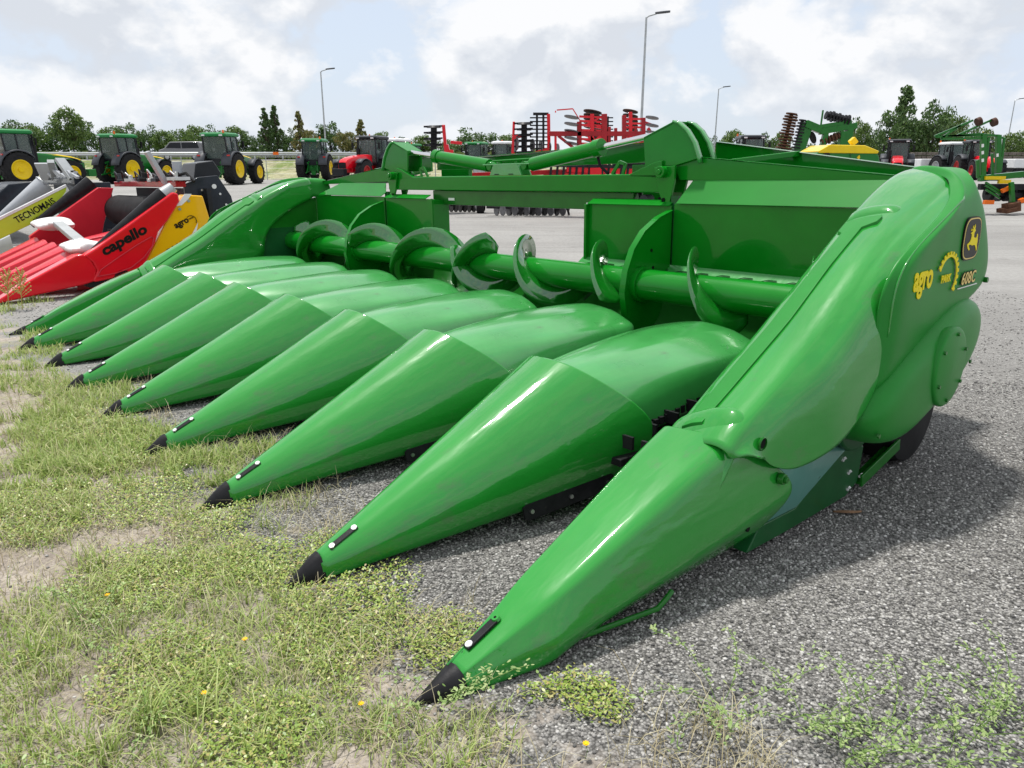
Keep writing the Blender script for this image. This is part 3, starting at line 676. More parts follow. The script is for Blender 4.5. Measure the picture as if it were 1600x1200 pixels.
# wing beams: front pair taper towards the ends
def wing(sx):
    f=(lambda x:x) if sx>0 else (lambda x:-6.08-x)
    b=MB(); 
    P=[(f(-1.56),1.315),(f(-1.50),1.325),(f(-.14),1.188),(f(-.14),1.19-.03),(f(-1.50),1.188)]
    b.prism(P,'y',2.905,2.93)
    b.add([(f(-1.50),2.90,1.328),(f(-.12),2.90,1.190),(f(-.12),2.965,1.190),(f(-1.50),2.965,1.328)],[(0,1,2,3)])
    b.build('wing_beam','green_sheet',HD,bevel=.003,solid=.0)
    b=MB(); b.prism([(f(-1.52),1.41),(f(-.3),1.235),(f(-.3),1.13),(f(-1.52),1.27)],'y',3.29,3.31)
    b.add([(f(-1.52),3.26,1.413),(f(-.3),3.26,1.238),(f(-.3),3.33,1.238),(f(-1.52),3.33,1.413)],[(0,1,2,3)])
    b.build('wing_beam','green_sheet',HD)
    b=MB(); b.bar((f(-1.16),2.93,1.285),(f(-.98),3.29,1.325),.05,.03); b.build('cross_strut','green_sheet',HD,bevel=.004)
    # deck closing the wing frame from below
    MB().add([(f(-1.5),2.93,1.19),(f(-.15),2.93,1.17),(f(-.15),3.3,1.15),(f(-1.5),3.3,1.25)],[(0,1,2,3)]).build('wing_floor','green_matte',HD,solid=.005)
    # hinge bracket: outer curved plates
    b=MB()
    for y0 in (2.88,3.02):
        arc=[(f(x),z) for x,z in ((-1.74,1.27),(-1.76,1.435),(-1.70,1.46),(-1.54,1.515),(-1.50,1.505),(-1.44,1.46),(-1.385,1.39),(-1.35,1.31),(-1.52,1.27))]
        b.prism(arc,'y',y0,y0+.014)
    br=b.build('hinge_bracket','green_sheet',HD,bevel=.002)
    for y0 in (2.887,3.027):
        rim=[[(f(x)+dx*.0,y0+dy,z+.004) for dx,dy in ((0,-.02),(0,.02))] for x,z in ((-1.54,1.52),(-1.50,1.508),(-1.44,1.463),(-1.385,1.393),(-1.35,1.313),(-1.34,1.28))]
        MB().loft(rim).build('bracket_rim','green_hood',br,solid=.012,smooth=60)
    b=MB(); b.bb((f(-1.75),2.89,1.40) if sx>0 else (f(-1.75),2.89,1.40),(f(-1.62),3.03,1.445)); b.prism([(f(-1.76),1.44),(f(-1.54),1.52),(f(-1.54),1.50),(f(-1.76),1.42)],'y',2.88,3.034); b.build('bracket_web','green_sheet',br,bevel=.004)
    b=MB(); b.cyl((f(-1.57),2.80,1.235),(f(-1.57),3.05,1.235),.034,n=24); b.cyl((f(-1.57),2.79,1.235),(f(-1.57),2.80,1.235),.016,n=16); b.build('hinge_pin','green_sheet',HD,bevel=.004)
    # lower wedge plate hanging from the hinge
    b=MB(); b.prism([(f(-1.64),1.26),(f(-1.49),1.27),(f(-1.49),1.18),(f(-1.525),1.02),(f(-1.545),1.02),(f(-1.60),1.12)],'y',2.84,2.86); b.prism([(f(-1.84),1.226),(f(-1.66),1.29),(f(-1.60),1.30),(f(-1.60),1.20),(f(-1.84),1.21)],'y',2.86,2.89)
    b.prism([(f(-1.64),1.26),(f(-1.49),1.27),(f(-1.49),1.18),(f(-1.525),1.02),(f(-1.545),1.02),(f(-1.60),1.12)],'y',2.96,2.98); b.build('hinge_plate','green_sheet',HD,bevel=.003)
    b=MB(); b.cyl((f(-1.56),2.835,1.075),(f(-1.56),2.85,1.075),.012,n=12); b.build('hinge_bolt','hole',HD)
    # stop bracket on the beam
    b=MB(); b.bar((f(-2.02),2.90,1.225),(f(-1.96),2.90,1.30),.02,.012,up=(0,1,0)); b.bar((f(-1.96),2.90,1.30),(f(-1.91),2.90,1.285),.02,.012,up=(0,1,0)); b.bar((f(-1.91),2.90,1.29),(f(-1.93),2.90,1.225),.02,.012,up=(0,1,0)); b.build('stop_bracket','green_sheet',HD)
wing(1); wing(-1)
# long rear beam over the middle
b=MB(); b.prism([(-4.45,1.36),(-1.60,1.43),(-1.60,1.30),(-4.45,1.28)],'y',3.28,3.30); b.add([(-4.45,3.24,1.362),(-1.60,3.24,1.432),(-1.60,3.34,1.432),(-4.45,3.34,1.362)],[(0,1,2,3)]); b.build('rear_beam','green_sheet',HD,solid=.004)
for xx in (-1.95,-4.15): MB().bb((xx-.2,3.25,1.02),(xx+.2,3.29,1.285)).build('rear_plate','green_sheet',HD,bevel=.004)
# fold cylinders
def cyl_asm(p0,p1,p2,r=.048):
    e=MB(); e.cyl(p0,p1,r,n=32); d=(Vector(p1)-Vector(p0)).normalized()
    e.cyl(Vector(p1)-d*.06,Vector(p1)+d*.004,r+.008,n=32); e.cyl(Vector(p0)-d*.035,Vector(p0),r*.7,n=20)
    h=e.build('fold_cylinder','green_sheet',HD,bevel=.003)
    MB().cyl(Vector(p1),Vector(p2),.019,n=20).build('piston_rod','chrome',h)
    pr=Vector(p0)-d*.045; MB().cyl(pr-Vector((0,.05,0)),pr+Vector((0,.05,0)),.03,n=20).build('cylinder_pin','green_sheet',h,bevel=.003)
    return h
cyl_asm((-2.80,2.93,1.30),(-2.14,2.93,1.395),(-1.70,2.93,1.452))
cyl_asm((-3.28,2.93,1.30),(-3.98,2.93,1.385),(-4.45,2.93,1.44))
b=MB(); b.prism([(-3.22,1.226),(-3.18,1.30),(-3.16,1.305),(-2.92,1.305),(-2.90,1.30),(-2.86,1.226)],'y',2.875,2.89); b.prism([(-3.22,1.226),(-3.18,1.30),(-2.90,1.30),(-2.86,1.226)],'y',2.965,2.98); b.bb((-3.3,2.875,1.30),(-2.78,2.885,1.31)); b.build('cylinder_bracket','green_hood',HD,bevel=.003)
MB().bb((-3.16,2.872,1.232),(-3.11,2.876,1.238)).bb((-3.0,2.872,1.232),(-2.95,2.876,1.238)).build('bracket_slot','hole',HD)
b=MB()
for x in (-3.14,-2.95): b.cyl((x,2.91,1.305),(x,2.91,1.325),.018,n=6); 
b.tube([(-3.30,2.95,1.33),(-3.1,2.96,1.335),(-2.78,2.95,1.34)],.008); b.build('hydraulic_fitting','green_sheet',HD)
b=MB(); b.tube([(-1.84,2.95,1.15),(-1.80,2.93,1.06),(-1.72,2.93,1.02),(-1.65,2.93,1.08)],.012); b.build('hydraulic_hose','black_rubber',HD); b=MB(); b.tube([(-2.2,2.95,1.36),(-2.17,2.95,1.28),(-2.1,2.95,1.23)],.010); b.build('hydraulic_hose','black_rubber',HD)
MB().cyl((-1.76,2.97,1.07),(-1.76,2.90,1.07),.032,n=20).build('hose_plug','grey_plastic',HD)
MB().cyl((-1.585,2.89,1.05),(-1.585,2.89,1.085),.014,n=14).build('coupler_cap','tail_red',HD)
# paint scuffs where old stickers were
MB().bb((-3.78,2.897,1.035),(-3.70,2.8995,1.055)).bb((-2.24,2.897,1.02),(-2.14,2.8995,1.045)).build('paint_scuff','white_decal',HD,smooth=0)
# ---- end frame, skid, rollers near the ground
def endframe(mx):
    e=empty('end_frame'); e.parent=HD
    b=MB(); b.prism([(1.16,.035),(1.44,.025),(1.86,.020),(1.95,.055),(1.97,.20),(1.86,.245),(1.62,.17),(1.46,.10),(1.23,.11)],'x',-.06,.115); b.build('side_box','green_frame',e,bevel=.006)
    MB().add([(.117,1.24,.115),(.117,1.46,.105),(.117,1.85,.245),(.02,1.92,.40),(.02,1.30,.36),(.06,1.15,.20)],[(0,1,2,3,4,5)]).build('slope_plate','green_sky_sheen',e,solid=.006)
    b=MB(); b.bar((.122,1.96,.055),(.122,2.30,.125),.05,.012,up=(1,0,0)); b.bar((.10,1.96,.045),(.10,2.30,.115),.05,.012); b.build('skid_rail','green_matte',e,bevel=.003)
    for y,z in ((1.80,.19),(1.86,.12),(1.87,.05),(1.97,.075)):
        g=MB()
        for d in (-.009,.006): g.cyl((.114,y+d,z+.006*(d>0)),(.121,y+d,z),.006,n=8)
        g.build('frame_bolt','bolt_white',e)
    b=MB(); b.cyl((-.02,1.80,.30),(.17,1.84,.285),.020,n=18); b.build('shaft_stub','green_matte',e,bevel=.002); MB().cyl((.165,1.839,.286),(.174,1.841,.285),.010,n=14).build('shaft_bore','hole',e)
    MB().cyl((.05,1.70,.27),(.09,1.70,.27),.022,n=8).build('hub_nut','steel',e)
    b=MB(); b.bb((-.05,1.55,.20),(.02,2.6,.42)); b.cyl((-.02,1.88,.40),(.12,1.88,.40),.17,n=30); b.cyl((.10,1.88,.40),(.13,1.88,.40),.19,n=30); b.build('inner_gearcase','green_frame',e,bevel=.01)
    b=MB(); b.bb((-.12,2.2,.10),(-.06,2.85,.75)); b.build('gearcase_plate','green_frame',e)
    b=MB(); b.lathe([(-.10,.10),(-.10,.20),(-.08,.235),(-.02,.24),(.04,.24),(.09,.225),(.10,.19),(.10,.02)],(.02,2.46,.235),'x',40); b.build('support_roller','black_rubber',e,smooth=50)
    if mx: e.scale=(-1,1,1); e.location=(-6.08,0,0)
endframe(False); endframe(True)
# row-unit toolbar under the deck
MB().bb((-6.0,2.15,.10),(-.08,2.30,.22)).bb((-6.0,2.82,.35),(-.1,2.95,.5)).build('toolbar','green_frame',HD,bevel=.008)
# ================================================================== neighbouring corn headers
def lp(px,py,X):
    """point of the machine frame seen at a photo pixel in the plane X=const"""
    a=MI@Vector((0,0,CAMZ)); d=(MI@at(px,py,5.0))-a
    return a+d*((X-a.x)/d.x)
def yz(px,py,X): p=lp(px,py,X); return (p.y,p.z)
def local_empty(name,X,dz=0): 
    return empty(name,mat=MM@Matrix.Translation((X,0,dz)))
def box_snout(name,mat,parent,x,w,y1,z1,y0=.12,z0=.09,rows=6):
    R_=[]
    for i in range(rows+1):
        t=i/rows; hw=.03+(w/2-.03)*t; y=y0+(y1-y0)*t; zt=z0+(z1-z0)*t; zb=.03+.10*t
        R_.append([(x-hw,y,zb),(x-hw*.97,y,zb+(zt-zb)*.6),(x-hw*.75,y,zt-.03*t),(x-hw*.35,y,zt),(x+hw*.35,y,zt),(x+hw*.75,y,zt-.03*t),(x+hw*.97,y,zb+(zt-zb)*.6),(x+hw,y,zb)])
    o=MB().loft(R_,capa=True).build(name,mat,parent,smooth=50,bevel=.006)
    return o
def slope_text(s,p0,p1,X,Xc,parent,mat,hpx,name='lettering',sx=1,weight=0,shear=0,space=1):
    """lettering laid on a side plate from photo pixel p0 to p1"""
    a=Vector((X-Xc,*yz(*p0,X))); b=Vector((X-Xc,*yz(*p1,X))); d=(b-a)
    n=Vector((1,0,0)); up=n.cross(d).normalized()
    o=text_mesh(s,hpx,name,mat,parent,a,ex=d,ey=up,sx=1,weight=weight,shear=shear,space=space)
    w=max((v.co-a).dot(d.normalized()) for v in o.data.vertices); k=d.length/w
    for v in o.data.vertices:
        q=v.co-a; al=q.dot(d.normalized()); v.co=v.co+d.normalized()*al*(k-1)
    return o
XR=-7.8
RH=local_empty('corn_header',XR)
tag(RH,'red corn header with yellow rear side panel and black tube, parked beyond the green one','corn header')
def rz(*P,X=XR): return [yz(a,b,X) for a,b in P]
MB().prism([(.14,.03),(.17,.075),(.45,.235),(.92,.462),(1.00,.47),(1.06,.40),(1.10,.30),(1.07,.17),(.95,.14)],'x',-.22,-.01).build('end_divider_snout','red_paint',RH,bevel=.025,seg=3)
sp=MB().prism([(1.00,.455)]+rz((150,388),(205,348),(270,300),(279,303),(281,315),(262,345),(248,362),(243,380),(222,424),(200,430),(150,441))+[(1.04,.17),(1.10,.28),(1.07,.38)],'x',-.17,.0).build('side_panel','red_paint',RH,bevel=.02,seg=3)
MB().tube([(.006,*yz(*p,XR)) for p in ((152,432),(158,421),(185,402),(215,382),(236,370),(240,372),(238,384),(225,402),(205,418),(180,427),(152,432))],.006,6).build('moulded_rib','red_plastic',sp)
yp=MB().prism(rz((290,304),(320,306),(334,352),(345,400))+[(2.45,.30),(1.85,.20)]+rz((250,424),(222,425),(243,385),(262,347),(284,312)),'x',-.24,-.06).build('rear_panel','yellow_paint',RH,bevel=.018,seg=3)
MB().prism(rz((291,303),(302,303),(296,312),(286,321),(278,322)),'x',-.06,-.052).build('white_patch','white_decal',yp,smooth=0)
MB().prism(rz((287,376),(303,366),(312,348),(309,366),(318,370),(306,374),(300,386),(296,376)),'x',-.0598,-.0545).build('star_flash','white_decal',yp,smooth=0)
for p in ((297,314),(283,327)): MB().cyl((-.062,*yz(*p,XR)),(-.045,*yz(*p,XR)),.016,n=14).build('panel_screw','steel',yp)
slope_text('capello',(163,400),(232,362),XR+.003,XR,sp,'black_decal',.15,weight=.006,shear=.12)
slope_text('agro',(275,357),(296,346),XR-.055,XR,yp,'black_decal',.10,weight=.003)
slope_text('PARK',(296,344),(303,340),XR-.055,XR,yp,'black_decal',.028)
slope_text('QUASAR',(263,402),(318,370),XR-.055,XR,yp,'black_decal',.115,weight=.005)
g0=yz(299,345,XR-.05); MB().loft([[(-.052,g0[0]+r*math.cos(R(a)),g0[1]+r*math.sin(R(a))) for r in (.055,.062)] for a in range(140,-40,-10)]).build('gear_emblem','black_decal',yp,solid=.002,smooth=0)
MB().cyl((-.14,*yz(140,402,XR)),(-.14,*yz(262,306,XR)),.03,.10,28).build('crop_tube','black_plastic',RH,smooth=50)
for a in ((167,388),(212,350)):
    y,z=yz(*a,XR); MB().lathe([(-.008,.068),(.0,.072),(.008,.068)],(0,0,0),'z',24).build('tube_clamp','black_rubber',RH).matrix_local=Matrix.Translation((-.14,y,z))@Matrix.Rotation(R(-52),4,'X')
for k in range(1,6):
    x=-.56*k+.02
    box_snout('divider_snout','red_plastic',RH,x,.50,1.02,.50)
    if k<5: box_snout('row_hood','red_plastic',RH,x+.02,.50,2.02,.60,y0=.98,z0=.40,rows=3)
b=MB(); b.bb((-3.1,1.98,.15),(-.2,2.5,.55)); b.build('auger_trough','black_paint',RH)
MB().cyl((-3.1,2.2,.80),(-.2,2.2,.80),.22,n=28).build('auger_tube','black_rubber',RH)
MB().bb((-3.1,2.45,.5),(-.2,2.5,1.12)).build('back_wall','black_paint',RH)
MB().bb((-3.05,2.15,1.14),(-.35,2.27,1.21)).build('top_beam','red_dark',RH,bevel=.01)
MB().prism([(1.0,.30),(1.9,.45),(1.95,.62),(2.15,1.12),(1.95,1.13),(1.0,.50)],'x',-3.2,-3.1).build('inner_side_panel','red_plastic',RH,bevel=.01)
pl=MB().prism([(2.25,.4),(2.25,1.16),(2.42,1.25),(2.66,1.27),(2.80,1.02),(2.90,.45)],'x',-.42,-.36).build('rear_plate','navy_steel',RH,bevel=.01)
for p in ((2.45,1.10),(2.66,1.05),(2.72,.92),(2.6,.85),(2.78,.78)): MB().cyl((-.37,*p),(-.345,*p),.014,n=10).build('plate_bolt','bolt_white',pl)
MB().cyl((-.36,2.60,1.14),(-.352,2.60,1.14),.028,n=18).build('plate_hole','white_decal',pl)
b=MB(); b.bar((-.7,2.15,1.18),(-.7,1.98,1.55),.12,.05,up=(0,1,0)); b.build('hitch_arm','grey_paint',RH,bevel=.006); b=MB(); b.bar((-.9,2.22,1.18),(-.9,2.05,1.52),.08,.05,up=(0,1,0)); b.build('hitch_arm','navy_steel',RH,bevel=.006)
MB().cyl((-.75,2.32,1.20),(-.75,2.32,1.44),.055,n=20).build('canister','grey_paint',RH,bevel=.006)
b=MB(); b.prism([(2.45,1.2),(2.5,1.42),(2.72,1.45),(2.8,1.3),(2.75,1.2)],'x',-1.1,-.6); b.build('gear_housing','black_paint',RH,bevel=.02)
b=MB(); 
for k in range(6): b.tube([(-.3-.3*k,2.35,1.2),(-.4-.3*k,2.3,1.30),(-.62-.3*k,2.25,1.27),(-.7-.3*k,2.3,1.18)],.018,8)
b.build('hose_bundle','black_rubber',RH)
rn_=random.Random(5)
for k in range(9):
    x=-.4-.3*k+rn_.uniform(-.08,.08); b=MB(); w_=rn_.uniform(.08,.22)
    b.box((x,2.2,1.22+rn_.uniform(0,.02)),(w_,rn_.uniform(.1,.2),.04),rot=(0,0,rn_.uniform(-.5,.5))); b.cyl((x,2.18,1.23),(x,2.18,1.25+rn_.uniform(.02,.07)),rn_.uniform(.02,.045),n=12)
    b.tube([(x,2.2,1.24),(x-.1,2.15,1.24+rn_.uniform(.05,.12)),(x-.25,2.2,1.23)],.012,6); b.build('top_fitting',('steel','dark_steel','grey_plastic')[k%3],RH,bevel=.004)
MB().cyl((-.12,*yz(262,304,XR)),(-.10,*yz(275,292,XR)),.085,.06,20).build('tube_joint','galv',RH)
MB().lathe([(-.05,.02),(-.05,.13),(.05,.14),(.10,.10),(.14,.03)],(-.30,2.72,.62),'x',24).build('drive_guard','galv',RH)
# plastic bags pulled over the folded sensor arms
def blob(name,c,rx,ry,rz_,mat,parent,seed):
    rn=random.Random(seed); rows=[]
    ph=[rn.uniform(0,6) for _ in range(5)]
    for i in range(11):
        a=-PI/2+PI*i/10; row=[]
        for k in range(18):
            t=2*PI*k/18; f=1+.16*math.sin(3*t+ph[0]+i*.6)+.10*math.sin(5*t+ph[1]-i)
            row.append((c[0]+rx*math.cos(a)*math.cos(t)*f,c[1]+ry*math.cos(a)*math.sin(t)*f,c[2]+rz_*math.sin(a)*(1+.1*math.sin(2*t+ph[2]))))
        rows.append(row)
    return MB().loft(rows,closed=True,capa=True,capb=True).build(name,mat,parent,smooth=70,sub=1)
a=lp(128,392,XR-.55); c1=(a.x-XR,a.y,a.z+.05); a2=lp(86,352,XR-2.6); c2=(a2.x-XR,a2.y,a2.z+.02)
blob('wrapped_sensor',c1,.36,.22,.085,'bag',RH,3); blob('wrapped_sensor',c2,.50,.24,.085,'bag',RH,5)
MB().bar(Vector(c1)+Vector((0,0,.05)),Vector(c2)+Vector((0,0,.05)),.12,.06).build('folding_arm','galv',RH,bevel=.01)
b=MB(); b.bb((-.3,1.0,.10),(-.05,2.3,.24)); b.cyl((-.1,1.35,.17),(.0,1.35,.17),.11,n=20); b.cyl((-.1,1.95,.2),(.0,1.95,.2),.13,n=20); b.build('gear_underside','dark_steel',RH,bevel=.01)
# ---- lime side header beyond it
XT=-11.35
LH=local_empty('corn_header',XT)
tag(LH,'corn header with a lime green side plate and grey trim beyond the red one','corn header')
def rt(*P): return [yz(a,b,XT) for a,b in P]
lpn=MB().prism(rt((-60,380),(0,342),(103,291),(109,301),(50,350),(0,374),(-60,405)),'x',-.10,0).build('side_plate','lime_paint',LH,bevel=.01)
MB().prism(rt((-60,378),(0,339),(103,288),(104,292),(0,344),(-60,384)),'x',-.08,.012).build('plate_trim','white_paint',lpn,bevel=.003)
MB().prism(rt((104,291),(110,300),(98,312),(93,313),(103,299)),'x',.001,.006).build('plate_flash','white_decal',lpn,smooth=0)
slope_text('TECNOMAIS',(27,349),(88,317),XT+.004,XT,lpn,'black_decal',.125,weight=.002)
slope_text('AGROGROUP',(52,345),(76,331),XT+.004,XT,lpn,'black_decal',.035)
b=MB(); b.cyl((.16,*yz(50,353,XT+.16)),(.16,*yz(143,286,XT+.16)),.035,.11,26); b.build('crop_tube','black_plastic',LH,smooth=50)
b=MB(); b.bb((-2.6,1.95,.2),(-.3,2.3,1.20)); b.bb((-2.6,1.8,1.17),(-.25,1.92,1.27)); b.build('rear_frame','navy_steel',LH,bevel=.01)
for k in range(1,4): box_snout('divider_snout','grey_paint',LH,-.72*k,.6,.9,.5)
b=MB()
for k in range(9):
    x=-.3-.35*k; b.bar((x*.7,1.85,1.27),(x*.7-.12,1.8,1.33+.04*(k%3)),.05,.04); b.cyl((x*.7-.1,1.85,1.27),(x*.7-.1,1.85,1.36),.03,n=12); b.build('frame_fitting','grey_paint',LH,bevel=.004); b=MB()
for q in (((-.5,1.85,1.25),(-.75,1.75,1.55),.14,.05),((-.55,1.92,1.25),(-.78,1.8,1.55),.05,.05),((-1.8,1.85,1.25),(-1.4,1.75,1.53),.1,.06)): MB().bar(*q).build('fold_linkage','galv',LH,bevel=.004)
b=MB(); b.bar((-2.1,1.85,1.25),(-1.9,1.75,1.51),.3,.03)
b.build('fold_linkage','grey_paint',LH,bevel=.004)
b=MB()
for k in range(5): b.tube([(-.2-.4*k,1.9,1.25),(-.35-.4*k,1.85,1.36),(-.6-.4*k,1.85,1.36),(-.75-.4*k,1.9,1.25)],.02,8)
b.build('hose_bundle','black_rubber',LH)
# ---- dark blue header at the left border
XG=-14.4
GH=local_empty('corn_header',XG)
tag(GH,'dark blue corn header with a pale grey crop cone at the left border','corn header')
b=MB(); b.prism([yz(a,c,XG) for a,c in ((-80,420),(-80,300),(0,303),(16,288),(60,283),(58,296),(24,318),(0,350))],'x',-3.5,-.2); b.build('body','navy_steel',GH,bevel=.02)
b=MB(); b.cyl((0.1,*yz(-10,348,XG+.1)),(0.1,*yz(72,288,XG+.1)),.05,.17,30); b.build('crop_cone','grey_paint',GH,smooth=50)
b=MB(); b.lathe([(-.01,.178),(0,.182),(.01,.178)],(0,0,0),'z',24); b.build('cone_band','galv',GH).matrix_local=Matrix.Translation((.1,*yz(70,289,XG+.1)))@Matrix.Rotation(R(-52),4,'X')
b=MB()
for k in range(6): MB().bar((-.3-.4*k,1.25,1.18),(-.45-.4*k,1.15,1.34),.08,.04).build('frame_fitting','galv',GH)

MB().bar((-1.0,1.3,1.2),(-.8,1.1,1.5),.08,.05).build('fold_linkage','galv',GH)
b=MB(); b.bar((-.6,1.2,1.2),(-.6,1.0,1.55),.32,.04,up=(0,1,0))
b.build('fold_linkage','steel',GH,bevel=.004)
b=MB(); b.tube([(-.3,1.1,1.2),(-.5,1.1,1.32),(-1.0,1.1,1.33),(-1.3,1.1,1.2)],.03,8); b.build('hose_bundle','black_rubber',GH)
# ================================================================== tractors
def tyre(mb,c,r,w,lugs,rr):
    prof=[(-w/2,rr),(-w/2,r*.86),(-w*.42,r*.95),(-w*.2,r*.965),(w*.2,r*.965),(w*.42,r*.95),(w/2,r*.86),(w/2,rr)]
    mb.lathe(prof,c,'x',36)
    for k in range(lugs):
        for s in (-1,1):
            a=2*PI*(k+(.5 if s>0 else 0))/lugs
            cy,cz=math.sin(a)*r*.965,math.cos(a)*r*.965
            a2=a+.16; c2=(math.sin(a2)*r*.965,math.cos(a2)*r*.965)
            mb.bar((c[0]+s*w*.47,c[1]+cy,c[2]+cz),(c[0]+s*.02,c[1]+c2[0],c[2]+c2[1]),.055*r+.02,.06*r,up=(0,math.sin(a),math.cos(a)))
def make_tractor(paint,rim,roof,accent=None,fend='grey_plastic'):
    e=empty('tractor')
    for s in (-1,1):
        b=MB(); tyre(b,(s*.98,0,1.0),1.0,.66,20,.56); w=b.build('wheel','black_rubber',e,smooth=40)
        MB().lathe([(-s*.0,.57),(s*.24,.57),(s*.26,.52),(s*.16,.44),(s*.10,.30),(s*.12,.16),(s*.20,.14),(s*.20,0)],(s*1.06,0,1.0),'x',32).build('rim',rim,w)
        b=MB(); tyre(b,(s*.95,2.95,.78),.78,.52,18,.42); w=b.build('wheel','black_rubber',e,smooth=40)
        MB().lathe([(-s*.0,.43),(s*.20,.43),(s*.21,.39),(s*.10,.33),(s*.08,.18),(s*.14,.14),(s*.14,0)],(s*1.01,2.95,.78),'x',28).build('rim',rim,w)
        rows=[[(s*x,1.12*math.sin(R(a)),1.0+1.12*math.cos(R(a))) for x in (.58,1.22,1.27)] for a in range(-78,62,10)]
        for r_ in rows: r_[2]=(r_[2][0],r_[2][1]*.95,1.0+(r_[2][2]-1.0)*.93)
        f=MB().loft(rows).build('fender',fend,e,solid=.03,smooth=60)
        MB().box((s*1.02,-.80,1.83),(.20,.05,.09)).build('tail_light','tail_red',f)
        rows=[[(s*x,2.95+.88*math.sin(R(a)),.78+.88*math.cos(R(a))) for x in (.68,1.2)] for a in range(-60,50,12)]
        MB().loft(rows).build('front_fender','grey_plastic',e,solid=.025,smooth=60)
    b=MB(); b.bb((-.38,-.35,.75),(.38,3.5,1.25)); b.bb((-.55,-.25,.85),(.55,.25,1.15)); b.bb((-.7,2.85,.7),(.7,3.05,.88)); b.bb((-.55,-.45,1.2),(.55,.3,1.65)); b.build('chassis',paint,e,bevel=.03)
    # hitch
    b=MB()
    for s in (-1,1): b.bar((s*.42,-.3,.75),(s*.45,-1.05,.62),.08); b.bar((s*.35,-.5,1.35),(s*.44,-.85,.68),.06); b.bar((s*.3,-.35,1.5),(s*.38,-.7,1.35),.10)
    b.bar((0,-.4,1.1),(0,-.95,1.05),.08); b.bb((-.18,-.55,.45),(.18,-.35,.75)); b.build('rear_hitch',paint,e,bevel=.01)
    # hood
    rows=[]
    for y,h,wd,z0 in ((.95,1.98,.42,1.15),(1.6,1.96,.44,1.12),(2.6,1.88,.42,1.1),(3.4,1.76,.40,1.05),(3.95,1.60,.37,1.0),(4.12,1.42,.33,1.0)):
        rows.append([(-wd,y,z0),(-wd,y,h-.16),(-wd*.8,y,h-.03),(0,y,h),(wd*.8,y,h-.03),(wd,y,h-.16),(wd,y,z0)])
    hd_=MB().loft(rows,capb=True,capa=True).build('engine_hood',paint,e,bevel=.02,smooth=40)
    if accent:
        rows=[]
        for y,h,wd in ((1.0,1.985,.40),(2.6,1.888,.40),(3.4,1.77,.385),(3.95,1.612,.355)): rows.append([(wd*.80,y,h-.022),(wd*.97,y,h-.10)])
        MB().loft(rows).build('hood_stripe',accent,hd_,solid=.012); 
        rows=[[(-x,y,z) for x,y,z in r_] for r_ in rows]; MB().loft(rows).build('hood_stripe',accent,hd_,solid=.012)
    MB().bb((-.28,4.12,1.02),(.28,4.16,1.40)).build('grille','black_plastic',hd_)
    # cab
    b=MB()
    P=[(-.80,-.45,1.60),(.80,-.45,1.60),(.80,1.05,1.35),(-.80,1.05,1.35)]; T=[(-.76,-.55,3.0),(.76,-.55,3.0),(.72,.95,3.0),(-.72,.95,3.0)]
    for p,q in zip(P,T): b.bar(p,q,.09)
    for i in range(4): b.bar(P[i],P[(i+1)%4],.09); b.bar(T[i],T[(i+1)%4],.08)
    b.bar((.80,.25,1.5),(.75,.2,3.0),.07); b.bar((-.80,.25,1.5),(-.75,.2,3.0),.07); b.bb((-.8,-.48,1.2),(.8,.95,1.55))
    cb=b.build('cab_frame','black_paint',e,bevel=.01)
    def q_(a,b_,c,d): return MB().add([a,b_,c,d],[(0,1,2,3)]).build('window_pane','glass',cb,solid=.01,smooth=0)
    q_(P[0],P[1],T[1],T[0]); q_(P[1],P[2],T[2],T[1]); q_(P[2],P[3],T[3],T[2]); q_(P[3],P[0],T[0],T[3])
    b=MB(); b.bb((-.28,.1,1.7),(.28,.55,1.85)); b.prism([(.05,1.8),(.15,2.55),(.0,2.55),(-.08,1.8)],'x',-.26,.26); b.build('seat','black_plastic',cb,bevel=.04)
    MB().tube([(.0,.75,1.7),(.0,.85,2.1)],.03).build('steering_column','black_plastic',cb)
    rows=[]
    for z,sx,y0,y1 in ((2.98,.84,-.66,1.10),(3.04,.90,-.74,1.18),(3.16,.88,-.72,1.16),(3.24,.74,-.55,1.0)):
        rows.append([(-sx,y0+.1,z),(-sx+.1,y0,z),(sx-.1,y0,z),(sx,y0+.1,z),(sx,y1-.1,z),(sx-.1,y1,z),(-sx+.1,y1,z),(-sx,y1-.1,z)])
    rf=MB().loft(rows,closed=True,capa=True,capb=True).build('cab_roof',roof,e,bevel=.02)
    for s in (-1,1):
        MB().box((s*.6,-.75,3.06),(.22,.06,.09)).build('work_light','white_paint',rf); MB().box((s*.6,1.19,3.06),(.22,.06,.09)).build('work_light','white_paint',rf)
    MB().cyl((.72,-.6,3.2),(.72,-.6,3.38),.07,.05,14).build('beacon','orange',rf)
    for s in (-1,1):
        b=MB(); b.tube([(s*.78,1.0,2.75),(s*1.05,1.1,2.8)],.02,6); b.box((s*1.10,1.1,2.55),(.16,.06,.42)); b.build('mirror','black_plastic',e,bevel=.01)
    b=MB(); b.cyl((.62,1.15,1.3),(.62,1.15,2.35),.14,n=18); b.cyl((.62,1.15,2.35),(.62,1.15,2.95),.055,n=14); b.build('exhaust','black_plastic',e,bevel=.02)
    b=MB()
    for k in range(3): b.bb((.55,.3+.22*k,.55+.28*k),(1.0,.6+.2*k,.59+.28*k))
    b.bb((.52,.3,.5),(.6,1.1,1.3)); b.build('steps','grey_plastic',e)
    MB().bb((-.45,4.25,.55),(.45,4.75,1.0)).build('front_weight',paint if paint!='red_paint' else 'black_paint',e,bevel=.04)
    return e
def place(o,px,D,psi,z=None):
    x=(px-800)*D/1200; o.location=(x,D,ground_z(x,D) if z is None else z); o.rotation_euler=(0,0,-R(psi)); return o
